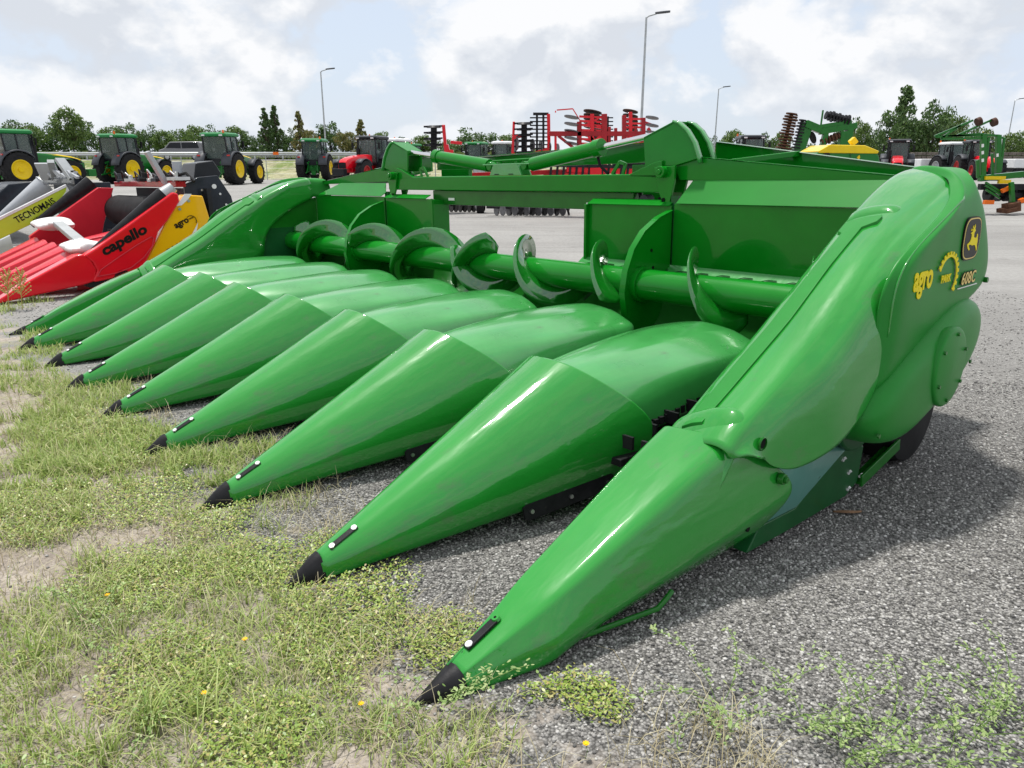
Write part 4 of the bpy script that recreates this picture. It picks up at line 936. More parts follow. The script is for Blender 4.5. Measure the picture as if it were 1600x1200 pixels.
gt=make_tractor('green_tractor','rim_yellow','green_roof','rim_yellow')
TL=[(16,45,33,'green tractor with a tall black exhaust, cut by the left border of the photo'),
    (185,52,22,'green tractor standing left of the dark van, its front wheel turned right'),
    (345,50,8,'green tractor right of the dark van behind the guard rail'),
    (492,62,2,'green tractor directly below the thin lamp post on the left'),
    (640,78,25,'small far green tractor behind the folded left hinge of the green header'),
    (746,72,-160,'far green tractor in front of the round tree, only its cab showing')]
for i,(px,D,psi,lab) in enumerate(TL):
    o=gt if i==0 else copy_tree(gt); place(o,px,D,psi); tag(o,lab,'tractor','tractors parked across the yard')
rt_=make_tractor('red_paint','rim_red','black_paint')
for i,(px,D,psi,lab) in enumerate([(586,56,-158,'red tractor with black cab roof, left of the hinge post of the green header'),(1400,64,-155,'red tractor behind the machine with the yellow lid'),(1168,55,-178,'tractor with red roof edge and two orange beacons seen over the green frame'),(1520,66,-170,'red tractor with dark cab behind the green planter masts')]):
    o=rt_ if i==0 else copy_tree(rt_); place(o,px,D,psi); tag(o,lab,'tractor','tractors parked across the yard')
gy=make_tractor('grey_paint','galv','white_paint')
for i,(px,D,psi,lab) in enumerate([(622,62,-150,'grey tractor with pale cab roof beside the red tractor'),(790,70,-150,'grey tractor between the round tree and the disc wing, mostly hidden'),(1482,72,175,'small pale tractor near the timber stacks')]):
    o=gy if i==0 else copy_tree(gy); place(o,px,D,psi); tag(o,lab,'tractor','tractors parked across the yard')
# ================================================================== red tillage machines
def P(px,py,D): return at(px,py,D)
def rel(root): 
    m=root.matrix_world.inverted() if root.parent is None else None
    return m
class PB(MB):
    """pixel-measured builder relative to a root on the ground"""
    def __init__(s,root,D): super().__init__(); s.o=root.location.copy(); s.D=D
    def p(s,px,py,dd=0): return at(px,py,s.D+dd)-s.o
    def b(s,a,c,w,h=None,dd=0,dd2=None): return s.bar(s.p(*a,dd),s.p(*c,dd if dd2 is None else dd2),w,h or w,up=(0,1,0))
    def disc(s,px,py,r,tilt=0,dd=0,th=.012,n=20):
        c=s.p(px,py,dd); a=Vector((math.sin(tilt),.12,math.cos(tilt)))*th; return s.cyl(c-a,c+a,r,n=n)
    def vdisc(s,px,py,r,dd=0,ang=.5,th=.012):
        c=s.p(px,py,dd); a=Vector((math.cos(ang),math.sin(ang),0))*th; return s.cyl(c-a,c+a,r,n=22)
def groot(name,px,D):
    x=(px-800)*D/1200; return empty(name,(x,D,ground_z(x,D)))
D=20.0
T1=groot('folding_cultivator',900,D); bpy.context.view_layer.update()
tag(T1,'red folding cultivator with stacks of wavy discs standing upright on its wings','cultivator')
b=PB(T1,D); b.b((858,209),(1002,209),.12); b.b((872,212),(905,238),.07); b.b((905,190),(905,262),.12); b.b((944,178),(944,262),.14); b.b((975,180),(975,262),.11); b.b((1005,184),(1005,262),.11); b.b((952,198),(952,262),.08); b.b((962,200),(962,262),.08); b.b((993,198),(993,232),.08)
b.b((905,230),(1040,226),.14); b.b((905,250),(1040,250),.12); b.b((700,275),(1040,262),.12,.1); b.b((905,262),(820,285),.12); b.build('wing_frame','red_dark',T1,bevel=.01)
for q in (((940,182),(915,196),.05),((940,200),(895,193),.05),((1005,190),(1022,196),.05)): PB(T1,D).b(*q).build('disc_arm','red_paint',T1)
for y in (182,189,195,203,210,217,224): PB(T1,D).b((905,y),(944,y+2),.055).build('disc_arm','red_paint',T1); PB(T1,D).b((973,y+4),(1007,y+4),.05).build('disc_arm','red_paint',T1)
b=PB(T1,D); b.b((915,206),(944,240),.10); b.b((944,206),(915,240),.10); b.b((925,178),(925,262),.10); b.b((985,175),(985,262),.09); b.b((1012,200),(1040,240),.08); b.b((885,262),(1040,268),.22); b.b((880,275),(1000,262),.14); b.b((868,209),(868,250),.06); b.b((930,262),(930,290),.3); b.build('wing_braces','red_paint',T1,bevel=.01)
b=PB(T1,D); 
for k in range(16): b.b((862+k*10,252),(860+k*10,274),.06,dd=-.1); 
b.b((860,258),(1030,262),.08,dd=-.1); b.build('folded_tines','dark_steel',T1)
for px,ys,r,m in ((926,(175,181,187,193,199,206,213,220,227,233),.24,'rust_disc'),(985,(174,181,188,195,202,210),.20,'rust_disc'),(893,(183,194,205,216,224),.19,'disc_steel'),(1019,(184,196,207),.17,'disc_steel')):
    for y in ys:
        b=PB(T1,D); b.disc(px,y,r,tilt=.18,dd=.2 if px in(926,985) else 0); b.build('disc',m,T1)
b=PB(T1,D); b.b((948,182),(948,240),.10,dd=.3); 
for y in range(184,240,6): b.b((940,y),(958,y),.03,dd=.3)
b.build('packer_roller','dark_steel',T1)
b=PB(T1,D); b.b((870,172),(895,170),.03); b.b((895,170),(906,188),.025); b.b((868,173),(868,176),.03); b.build('road_marker','red_paint',T1)
b=PB(T1,D); b.b((815,311),(913,316),.16,.12); b.b((820,300),(905,306),.14); b.build('lower_beam','red_paint',T1,bevel=.01)
b=PB(T1,D)
for k in range(12): b.vdisc(776+k*9.4,328,.15,dd=-.1 if k%2 else .3)
b.build('lower_disc_gang','disc_steel',T1)
b=PB(T1,D); b.b((760,322),(890,325),.12,dd=.2); 
for k in range(10): b.b((795+k*10,318),(799+k*10,336),.06,dd=.35)
b.build('lower_tines','dark_steel',T1)
b=PB(T1,D); c=b.p(985,250); b.cyl(c-Vector((.45,0,0)),c+Vector((.45,0,0)),.2,n=24); b.build('rubber_roller','black_rubber',T1)
D=21.5
T2=groot('folding_harrow',750,D); bpy.context.view_layer.update()
tag(T2,'red harrow with black ribbed rollers folded upright, left of the wavy-disc cultivator','harrow')
b=PB(T2,D); b.b((693,195),(697,240),.09); b.b((697,226),(704,262),.14); b.b((704,222),(722,224),.08); b.b((704,234),(704,275),.16); b.b((803,190),(801,240),.07); b.b((857,178),(858,250),.09); b.b((801,215),(815,212),.10); b.b((800,240),(830,262),.12); b.b((835,240),(860,232),.1); b.b((690,300),(860,300),.12); b.b((693,318),(700,330),.08); b.build('wing_frame','red_paint',T2,bevel=.01)
for px,y0,y1,st in ((678,198,232,9.5),(819,193,238,9)):
    b=PB(T2,D); y=y0
    while y<=y1:
        c=b.p(px,y); b.cyl(c-Vector((0,0,.03)),c+Vector((0,0,.03)),.21,.15,10); b.bar(c+Vector((-.28,0,0)),c+Vector((.24,0,.02)),.07,.045); y+=st
    b.b((px,y0),(px,y1+6),.16); b.build('ribbed_roller','dark_steel',T2)
b=PB(T2,D); b.b((839,178),(839,236),.06); b.b((849,178),(849,236),.06); b.b((833,178),(857,178),.07)
for y in range(182,238,6): b.b((828,y+2),(858,y+2),.035)
b.build('cage_roller','dark_steel',T2)
b=PB(T2,D)
for k in range(6): b.vdisc(806+k*13,224+k*1.5,.20-.015*k,ang=.35)
b.build('side_discs','disc_steel',T2)
b=PB(T2,D); c=b.p(751,320); b.cyl(c-Vector((.10,.06,0)),c+Vector((.10,-.06,0)),.30,n=28); wv=b.build('wheel','black_rubber',T2,bevel=.04)
b=PB(T2,D); c=b.p(746,320,-.05); b.cyl(c-Vector((.03,.0,0)),c+Vector((.015,-.01,0)),.17,n=24); b.build('rim','galv',wv)
for k in range(9):
    b=PB(T2,D); b.vdisc(698+k*7,322,.17,dd=.2*(k%2)); b.build('disc','dark_disc',T2)
b=PB(T2,D); 
for k in range(8): b.b((700+k*8,303),(697+k*8,322),.05,dd=.1)
b.bar(b.p(690,302),b.p(860,306),.3,.2,up=(0,0,1)); b.build('tine_row','dark_steel',T2)
# ================================================================== machines on the right
D=38.0
H1=groot('disc_harrow',1275,D); bpy.context.view_layer.update()
tag(H1,'green disc harrow with rusty disc gangs folded upright against the sky','disc harrow')
b=PB(H1,D); b.b((1243,252),(1262,192),.55,.2); b.b((1258,193),(1282,203),.35); b.b((1280,206),(1338,196),.28); b.b((1282,198),(1330,190),.2); b.b((1318,205),(1314,250),.35); b.b((1328,200),(1322,235),.3); b.b((1290,208),(1280,250),.25); b.b((1282,200),(1286,172),.08); b.build('folding_frame','green_matte',H1,bevel=.02)
for (x0,y0,x1,y1,n,m,w) in ((1237,178,1222,240,15,'rust',.34),(1254,188,1240,245,13,'dark_steel',.22),(1291,180,1325,188,8,'dark_steel',.24),(1284,222,1310,212,6,'rust',.2),(1284,236,1312,232,6,'rust',.2)):
    g=PB(H1,D)
    for k in range(n):
        t=k/(n-1); c=g.p(x0+(x1-x0)*t,y0+(y1-y0)*t); q=(g.p(x1,y1)-g.p(x0,y0)).normalized()
        g.cyl(c-q*.03,c+q*.03,w*(.8+.35*((k*7)%5)/5),n=12)
        g.bar(c,c+Vector((.30 if n>12 else .1,0,-.08)),.05)
    g.bar(g.p(x0,y0),g.p(x1,y1),.14); g.build('disc_gang',m,H1)
b=PB(H1,D); b.disc(1270,215,.30,tilt=1.2); b.disc(1272,246,.45,tilt=.2,th=.2); b.build('transport_wheel','black_rubber',H1)
b=PB(H1,D); b.b((1243,250),(1238,298),.3,.2); b.b((1314,250),(1314,298),.3,.2); b.b((1238,272),(1316,272),.25,.2); b.build('lower_frame','green_matte',H1,bevel=.02)
for px_ in (1250,1304):
    c=PB(H1,D).p(px_,284,-.3); MB().cyl(c-Vector((.14,0,0)),c+Vector((.14,0,0)),.42,n=24).build('wheel','black_rubber',H1,bevel=.05)
D=30.0
BX=groot('trailed_implement',1325,D); bpy.context.view_layer.update()
tag(BX,'green boxy implement with a yellow lid behind the header frame','farm machine')
def rounded_prism(pts,D0,dp,root,name,mat,bev=.05):
    b=PB(root,D0); n=len(pts); V=[b.p(*p) for p in pts]+[b.p(*p)+Vector((0,dp,0)) for p in pts]
    b.add(V,[tuple(range(n-1,-1,-1)),tuple(range(n,2*n))]+[(k,(k+1)%n,n+(k+1)%n,n+k) for k in range(n)]); return b.build(name,mat,root,bevel=bev)
rounded_prism([(1274,285),(1276,241),(1281,235),(1370,237),(1374,245),(1378,285)],D,1.8,BX,'body','green_tractor')
rounded_prism([(1279,236),(1297,226),(1352,227),(1374,236),(1372,240),(1280,239)],D-.06,1.95,BX,'lid','rim_yellow',.03)
b=PB(BX,D); b.cyl(b.p(1291,243)+Vector((0,-.05,0)),b.p(1291,243)+Vector((0,.02,0)),.13,n=20); b.build('filler_port','black_plastic',BX)
rounded_prism([(1339,246),(1343,242),(1344,246),(1342,250)],D-.03,.04,BX,'emblem','rim_yellow',.0)
for px_ in (1290,1362):
    c=PB(BX,D).p(px_,291,.5); MB().cyl(c-Vector((.16,0,0)),c+Vector((.16,0,0)),.45,n=26).build('wheel','black_rubber',BX,bevel=.05)
b=PB(BX,D); b.bar(b.p(1278,284,.6),b.p(1374,284,.6),.12,.14); b.build('chassis','dark_steel',BX)
b=PB(BX,D); b.b((1329,238),(1329,285),.03,dd=-.02); b.build('panel_seam','green_frame',BX)
b=PB(BX,D); b.b((1330,217),(1336,225),.25,dd=1); b.build('chute','rim_yellow',BX,bevel=.03)
D=21.0
PL=groot('folded_planter',1550,D); bpy.context.view_layer.update()
tag(PL,'green folded planter with tall masts and two marker discs on long arms','planter')
b=PB(PL,D); b.b((1537,209),(1535,282),.13); b.b((1545,214),(1539,262),.06); b.b((1560,211),(1559,270),.12); b.b((1569,215),(1563,268),.06); b.b((1527,250),(1528,278),.07); b.b((1550,240),(1551,275),.06); b.b((1530,279),(1600,272),.16); b.b((1537,211),(1562,212),.06); b.b((1560,214),(1569,216),.05); b.build('mast_frame','green_matte',PL,bevel=.01)
b=PB(PL,D)
for q in (((1462,214),(1537,209)),((1470,217),(1537,216)),((1480,212),(1537,212)),((1460,213),(1520,188)),((1490,214),(1548,188)),((1470,216),(1500,196))): b.b(*q,.05)
b.build('marker_arms','green_matte',PL)
for px,py in ((1528,190),(1552,191)):
    b=PB(PL,D); c=b.p(px,py); b.cyl(c-Vector((.05,.03,.02)),c+Vector((.05,-.03,.02)),.11,n=20); mk=b.build('marker_disc','rust_disc',PL)
    b=PB(PL,D); b.cyl(c+Vector((.04,-.05,.01)),c+Vector((.07,-.06,.015)),.04,n=14); b.build('hub','black_plastic',mk)
b=PB(PL,D); b.b((1536,205),(1536,207),.02); b.b((1539,278),(1570,278),.09,dd=-.1); b.build('yellow_tube','rim_yellow',PL); b=PB(PL,D); b.b((1560,284),(1578,284),.10,dd=-.1); b.build('yellow_tube','rim_yellow',PL)
b=PB(PL,D)
for k in range(6): 
    c=b.p(1545+k*14,303,.2*(k%2)); b.cyl(c-Vector((.06,0,0)),c+Vector((.06,0,0)),.20,n=20)
b.b((1530,292),(1600,292),.16); b.b((1538,300),(1600,306),.12); b.build('row_unit_gang','dark_steel',PL)
b=PB(PL,D); b.b((1565,299),(1580,292),.10,dd=-.3); b.b((1592,315),(1600,312),.12,dd=-.3); b.b((1537,316),(1552,316),.11,dd=-.3); b.build('orange_guard','orange',PL,bevel=.01)
b=PB(PL,D); 
for y0 in (285,290,296): b.b((1540,y0),(1562,y0+14),.05,dd=-.2)
b.b((1580,285),(1582,318),.10,dd=-.4); b.build('support_links','green_matte',PL)
b=PB(PL,D); b.b((1573,325),(1573,331.5),.28,.45,dd=-.5); b.bar(b.p(1580,317,-.5),b.p(1580,331,-.5),.34,.3,up=(0,1,0)); b.build('wooden_prop','rust',PL)
b=PB(PL,D); b.b((1590,293),(1590,318),.34,dd=.2); b.build('hopper','black_paint',PL,bevel=.03)
for px,h in ((1537,225),(1537,236),(1537,248),(1560,240)):
    b=PB(PL,D); b.b((px-1.5,h),(px-1.5,h+5),.055,.02,dd=-.08); b.build('reflector','white_decal',PL,smooth=0)
# pale trailers far right
for i,(px,w_,lab) in enumerate(((1060,46,'low pale trailer between the red tractor and the header frame'),(1445,30,'low white trailer left of the planter masts'),(1500,34,'low white trailer behind the planter masts'),(1590,30,'low white trailer at the right border'))):
    D=74; e=groot('trailer',px,D); bpy.context.view_layer.update(); tag(e,lab,'trailer','pale trailers in the far yard')
    b=MB(); hw=w_*D/2400; b.bb((-hw,-1,.9),(hw,1,1.75)); b.build('load_box','white_paint',e,bevel=.08)
    b=MB(); b.bb((-hw,-.9,.6),(hw,.9,.9)); b.build('chassis','dark_steel',e)
    for s in (-.5,.5):
        b=MB(); b.cyl((s*hw,-1.05,.45),(s*hw,-.75,.45),.45,n=20); b.build('wheel','black_rubber',e)
# stacks of pallets far right
for i in range(9):
    px=1432+i*21; D=80; e=groot('crate_stack',px,D); bpy.context.view_layer.update()
    tag(e,'weathered crate stack in the long far row, number unclear, same as its neighbours','crate stack','crate stacks in the far row')
    e['label']='weathered grey crate stack in the long row behind the white trailers'
    b=MB(); rn=random.Random(i)
    for r_ in range(5): 
        for c_ in range(3): b.box(((c_-1)*.47+rn.uniform(-.03,.03),rn.uniform(-.1,.1),.85+.36*r_),(.42,.8,.30))
    b.bb((-.7,-.4,0),(.7,.4,.66)); b.build('crates','crate_grey',e,bevel=.02)
# ================================================================== lamp posts
def lamp(px,py,D,lab):
    t=at(px,py,D); g=ground_z(t.x,D); H=t.z-g
    e=empty('street_lamp',(t.x,D,g)); tag(e,lab,'lamp post','lamp posts round the yard')
    MB().cyl((0,0,0),(0,0,H*.3),.11,.095,14).cyl((0,0,H*.3),(0,0,H),.08,.055,14).build('post','galv',e,smooth=40)
    MB().tube([(0,0,H-.05),(.12,0,H+.06),(.55,0,H+.18)],.04,8).build('arm','galv',e)
    rows=[[(x,y*s,H+.20+.10*(x-.5)+z) for y,z in ((-.14,0),(-.10,.06),(.10,.06),(.14,0),(.10,-.04),(-.10,-.04))] for x,s in ((.48,.5),(.7,1),(1.1,1),(1.3,.5))]
    MB().loft(rows,closed=True,capa=True,capb=True).build('lamp_head','grey_plastic',e)
lamp(1010,27,45,'tall lamp post rising above the red cultivator, nearest of the lamp posts')
lamp(501,112,72,'thin lamp post standing behind the fourth green tractor from the left')
lamp(1123,139,89,'lamp post standing right of the green hinge bracket, before the low trees')
lamp(1586,157,106,'lamp post at the right border behind the green planter')
# ================================================================== bank, guard rail, fence, van, verge
def strip(name,D0,z0,D1,z1,px0,px1,mat,seg=60,wob=0):
    rn=random.Random(4); V=[];Fc=[]
    for k in range(seg+1):
        px=px0+(px1-px0)*k/seg
        for D_,z in ((D0,z0),((D0+D1)/2,(z0+z1)/2+.1),(D1,z1)):
            V.append(((px-800)*D_/1200,D_+rn.uniform(-wob,wob),z+rn.uniform(-wob,wob)*.3))
    for k in range(seg): 
        for j in (0,1): a=k*3+j; Fc.append((a,a+3,a+4,a+1))
    o=npmesh(name,V,Fc,mat,smooth=True); tag(o,kind='structure'); return o
strip('embankment',66,-.12,71,1.50,-500,1050,'bank',90,.12)
strip('road',71,1.50,84,1.52,-500,1050,'far_road',20)
strip('verge_ground',84,1.50,160,1.3,-800,1020,'bank_green',20)
e=empty('guard_rail',((275-800)*71.5/1200,71.5,1.5)); tag(e,'long galvanised guard rail along the raised road behind the tractors','guard rail')
L0=(-300-275)*71.5/1200; L1=(700-275)*71.5/1200
MB().loft([[(x,y,z) for y,z in ((0,.42),(-.05,.47),(-.05,.53),(0,.58),(-.05,.63),(-.05,.69),(0,.74))] for x in (L0,L1)]).build('rail','galv_bright',e,solid=.01,smooth=50)
n=int((L1-L0)/2.6)
for k in range(n): MB().bb((L0+k*2.6,.03,-.2),(L0+k*2.6+.09,.13,.72)).build('post','galv',e)
MB().box(((433-275)*71.5/1200,-.09,.62),(.5,.03,.25)).build('reflector','orange',e)
e=empty('wire_fence',((400-800)*64/1200,64,-.1)); tag(e,'thin wire mesh fence in front of the pale grassy bank','fence')
for k in range(14):
    x=(-380+k*66)*64/1200; MB().cyl((x,0,0),(x,0,1.9),.035,n=8).build('post','galv',e)
b=MB()
for z in (.1,.5,.95,1.4,1.85): b.tube([(-21,0,z),(26,0,z)],.008,4)
b.build('wires','galv',e)
# van on the road
x=(290-800)*75/1200; vn=empty('van',(x,75,1.5)); tag(vn,'dark grey van driving on the raised road behind the guard rail','van')
b=MB(); b.prism([(-2.1,.35),(-2.12,.95),(-1.55,1.12),(-.95,1.72),(1.75,1.76),(2.0,1.65),(2.1,.9),(2.1,.35)],'y',-.85,.85); b.build('body','grey_car',vn,bevel=.08)
b=MB(); b.prism([(-1.35,1.15),(-.88,1.62),(.1,1.65),(.1,1.12)],'y',-.87,-.855); b.prism([(.2,1.12),(.2,1.65),(1.7,1.66),(1.85,1.15)],'y',-.87,-.855); b.build('side_windows','black_paint',vn,bevel=.0)
for s in (-1.3,1.35): b=MB(); b.cyl((s,-.88,.34),(s,-.65,.34),.34,n=24); wv=b.build('wheel','black_rubber',vn); MB().cyl((s,-.90,.34),(s,-.87,.34),.2,n=20).build('rim','galv',wv)
# ================================================================== trees
def leafcloud(pts,size,rn):
    """quads at points: pts Nx3"""
    n=len(pts); d1=rn.normal(size=(n,3)); d1/=np.linalg.norm(d1,axis=1)[:,None]; d2=rn.normal(size=(n,3)); d2-=d1*(d1*d2).sum(1)[:,None]; d2/=np.linalg.norm(d2,axis=1)[:,None]
    s=size*(.6+.8*rn.random(n))[:,None]; a=d1*s; b=d2*s*.6
    V=np.stack([pts-a,pts-b*.9,pts+a,pts+b*.9],1).reshape(-1,3); F_=np.arange(n*4).reshape(n,4); return V,F_
def make_tree(seed,kind,mat,H=10.0,leaf=.28,nl=3200):
    """unit tree of height H with a tapered trunk, limbs and a crown of leaf clumps"""
    rn=np.random.RandomState(seed); e=empty('tree')
    clumps=[]
    if kind=='round':
        for k in range(46):
            v=rn.normal(size=3); v/=np.linalg.norm(v); r=rn.random()**.4
            clumps.append((np.array([v[0]*3.9*r,v[1]*3.6*r,5.6+v[2]*3.6*r+.5]),.75+.6*rn.random()))
    elif kind=='wide':
        for k in range(60):
            a=rn.random()*2*PI; r=5.2*rn.random()**.5; z=2.0+rn.random()*(7.0-3.2*(r/5.2)**2)
            clumps.append((np.array([r*math.cos(a),r*.7*math.sin(a),z+.8*rn.random()]),.8+.7*rn.random()))
    elif kind=='cone':
        for k in range(120):
            z=.8+8.9*rn.random()**.85; r=(1-(z/10.2))*3.0+.15; a=rn.random()*2*PI; q=r*rn.random()**.5
            clumps.append((np.array([q*math.cos(a),q*math.sin(a),z+.1*q]),.22+.42*rn.random()*(1.1-z/10)))
    elif kind=='poplar':
        for k in range(40):
            z=1.0+8.8*rn.random(); r=.9*math.sin(PI*min(.98,(z)/10.5))+.15; a=rn.random()*2*PI
            clumps.append((np.array([r*math.cos(a)*rn.random(),r*math.sin(a)*rn.random(),z]),.45+.3*rn.random()))
    tot=sum(c[1]**2 for c in clumps); P_=[]
    for c,r in clumps:
        m=max(8,int(nl*r*r/tot)); v=rn.normal(size=(m,3)); v/=np.linalg.norm(v,axis=1)[:,None]; rr=r*(.35+.75*rn.random(m)**.6)
        P_.append(c+v*rr[:,None]*np.array([1,1,.75]))
    V,F_=leafcloud(np.concatenate(P_),leaf,rn)
    npmesh('crown',V*(H/10),F_,mat,e)
    b=MB(); top=8.2 if kind in('cone','poplar') else 5.5
    b.tube([(0,0,-.5),(.05,0,1.5),(.12,.05,top*.6),(.05,0,top)],.17,8)
    for c,r in clumps[::4]:
        z0=min(c[2]*.6,top*.8); b.tube([(.08,0,z0),tuple((c*np.array([.5,.5,0])+np.array([0,0,(z0+c[2])/2]))),tuple(c)],.05,5)
    b.build('trunk','bark',e,smooth=60); return e
TP={'rd':make_tree(1,'round','leaf_dark'),'rm':make_tree(2,'round','leaf_mid'),'wd':make_tree(3,'wide','leaf_dark'),'wm':make_tree(4,'wide','leaf_mid'),'cd':make_tree(5,'cone','leaf_dark',leaf=.24),'cb':make_tree(6,'cone','leaf_brown',leaf=.24),'po':make_tree(7,'poplar','leaf_dark',leaf=.22),'rb':make_tree(8,'round','leaf_brown')}
used=set()
KN={'rd':'round dark green tree','rm':'round mid green tree','wd':'spreading dark green tree','wm':'spreading mid green tree','cd':'spiky dark conical tree','cb':'thin brownish conical tree','po':'slender poplar','rb':'brownish round tree'}
TREES=[(8,188,34,88,'rd','at the left border above the first tractor'),(38,186,30,92,'wm','above the cab roof of the first green tractor'),(72,188,34,95,'wd','just right of the first tractor roof'),(104,168,27,86,'rm','tallest of the left hedge, between the first two tractors'),(128,188,24,92,'wd','between the tall hedge tree and the second tractor'),(170,193,26,94,'wm','behind the left edge of the second tractor roof'),(196,192,26,98,'rd','behind the second tractor roof'),(228,192,24,94,'wd','right of the second tractor roof'),(258,204,22,90,'rm','above the dark van bonnet'),(280,196,24,97,'wm','above the middle of the dark van'),(306,196,22,100,'rm','between the van and the third tractor'),(334,193,26,96,'wd','behind the third tractor roof'),(362,197,24,92,'rm','above the right edge of the third tractor'),(390,203,22,92,'wd','left of the twin-topped conical tree'),(411,166,17,82,'cd','left half of the twin-topped pair between third and fourth tractors'),(427,162,18,84,'cd','right half of the twin-topped pair between third and fourth tractors'),(446,200,18,90,'rd','low, between the twin-topped pair and the brownish one'),(465,173,16,80,'cb','standing left of the fourth tractor'),(484,200,14,84,'rb','right beside the thin conical brownish one'),(514,190,24,90,'rd','behind the lamp post and the fourth tractor'),(538,203,18,86,'rb','right of the fourth tractor roof'),(563,186,17,84,'cb','behind the red tractor cab'),(592,206,22,94,'rm','right of the red tractor cab'),(628,212,24,98,'wd','behind the grey and green tractors'),(662,211,22,98,'rm','left of the ribbed roller wing'),(700,214,18,100,'wm','right of the ribbed roller wing'),(742,197,42,88,'wd','round-topped, behind the far green tractor in the middle'),(790,210,22,100,'rm','behind the disc wings, mostly hidden'),(846,228,20,100,'wm','low behind the cage roller'),(1112,212,14,110,'rd','at the foot of the second lamp post'),(1144,203,26,104,'rm','above the left beacon of the red-roofed tractor'),(1172,210,22,108,'wm','above the middle of the red-roofed tractor'),(1194,205,22,100,'wd','right of the red-roofed tractor'),(1222,207,20,104,'rm','behind the rusty disc gang'),(1262,214,22,108,'wd','seen through the disc harrow'),(1330,180,24,96,'wd','right of the folded disc harrow'),(1352,190,20,92,'rm','left of the large tree group on the right'),(1376,186,20,98,'wd','just above the red tractor on the right'),(1419,133,14,92,'po','rising above the tree group on the right'),(1410,166,30,86,'rd','below the poplar'),(1440,170,30,88,'wd','left middle of the large group on the right'),(1466,158,32,84,'rd','tallest broad one of the group on the right'),(1494,168,28,90,'wm','right part of the large group behind the marker arms'),(1518,184,24,92,'wd','between the two marker discs and the masts'),(1545,200,24,96,'rm','behind the planter masts'),(1585,206,26,92,'rm','beside the right border lamp post'),(1620,202,26,96,'wd','at the right border')]
for i,(px,ty,hw,D,k,where) in enumerate(TREES):
    src=TP[k]; o=src if k not in used else copy_tree(src); used.add(k)
    z0=1.4 if px<1060 else -.1
    t=at(px,ty,D); H=(t.z-z0)
    natw={'r':4.6,'w':6.0,'c':3.0,'p':1.25}[k[0]]
    sxy=hw*D/1200/natw*1.12
    o.location=(t.x,D,z0); o.scale=(sxy,sxy,H/9.9); o.rotation_euler=(0,0,(i*2.4)%6.28)
    tag(o,KN[k]+', '+where,'tree','trees along the raised road')
for k,o in TP.items():
    if k not in used:
        for c in children(o): bpy.data.objects.remove(c)
        bpy.data.objects.remove(o)
# ================================================================== grass and weeds
def ylocal(x,y): return (x-MO.x)*MV.x+(y-MO.y)*MV.y
def xlocal(x,y): return (x-MO.x)*MU.x+(y-MO.y)*MU.y
from mathutils import noise as mn
def fbm(x,y,s,o=0): return mn.fractal(Vector((x*s+o,y*s-o,o*.37)),1.0,2.0,4)
gz=np.vectorize(ground_z)
def blades(name,mat,cx,cy,h,w,rn,lean=.5,seg=3):
    """curved tapering grass blades"""
    n=len(cx); z0=gz(cx,cy)-.003; az=rn.random(n)*2*PI; ln=lean*(.3+rn.random(n)); ca,sa=np.cos(az),np.sin(az)
    px,py=-sa,ca; V=[]
    for k in range(seg+1):
        t=k/seg; r=h*ln*t**1.8; z=h*t*np.sqrt(np.clip(1-(ln*t**1.3*.75)**2,.05,1)); ww=w*(1-t)**.7*.5+.00015
        bx=cx+ca*r; by=cy+sa*r; bz=z0+z
        V.append(np.stack([bx-px*ww,by-py*ww,bz],1)); V.append(np.stack([bx+px*ww,by+py*ww,bz],1))
    V=np.stack(V,1).reshape(-1,3); m=2*(seg+1); base=(np.arange(n)*m)[:,None]
    F_=np.concatenate([base+np.array([[2*k,2*k+1,2*k+3,2*k+2]]) for k in range(seg)],0)
    return npmesh(name,V,F_,mat,smooth=False)
def leaves(name,mat,cx,cy,cz,size,rn,up=.7,asp=.5):
    n=len(cx); az=rn.random(n)*2*PI; tilt=(rn.random(n)-.3)*1.3*(1-up)+.15
    d=np.stack([np.cos(az)*np.cos(tilt),np.sin(az)*np.cos(tilt),np.sin(tilt)],1); s=np.stack([-np.sin(az),np.cos(az),(rn.random(n)-.5)*.7],1)
    c=np.stack([cx,cy,cz],1); L_=size[:,None]
    pts=[c,c+d*L_*.35+s*L_*asp*.42,c+d*L_*.75+s*L_*asp*.46,c+d*L_,c+d*L_*.75-s*L_*asp*.46,c+d*L_*.35-s*L_*asp*.42]
    V=np.stack(pts,1).reshape(-1,3); b=(np.arange(n)*6)[:,None]
    F_=np.concatenate([b+np.array([[0,1,2,5]]),b+np.array([[5,2,3,4]])],0); F_=np.concatenate([b+np.array([[0,1,4,5]])*0+np.array([[0,1,2,5]]),b+np.array([[5,2,3,4]])],0)
    return npmesh(name,V,F_,mat)
rn=np.random.RandomState(11)
def edge_y(x,y):   # how deep in the weedy strip (positive = inside)
    return .19-(ylocal(x,y)+fbm(x,y,1.1,3)*.45+fbm(x,y,4,7)*.12)
def sample(n,x0,x1,y0,y1,f,power=1.0):
    """rejection sampling in photo-friendly polar density (denser near the camera)"""
    X=[];Y=[]
    while len(X)<n:
        u=rn.random(); y=y0+(y1-y0)*u**power; x=x0+(x1-x0)*rn.random()
        if abs(x)>y*.80+.35: continue
        if rn.random()<f(x,y): X.append(x);Y.append(y)
    return np.array(X),np.array(Y)
def blocked(x,y):  # leave the machines' tips free
    xl,yl=xlocal(x,y),ylocal(x,y)
    if yl>.0:
        k=round(-xl/.76); 
        if 0<=k<=8 and abs(xl+.76*k)<.05+.19*yl and yl<1.3: return True
    return False
def fgrass(x,y):
    e=edge_y(x,y)
    if e<-.25 or blocked(x,y): return 0
    v=fbm(x,y,1.3,1)*1.5+fbm(x,y,5,2)*.7+.05
    if e<0: v-=.25+(-e)*2
    return max(0,min(1,v*1.6))
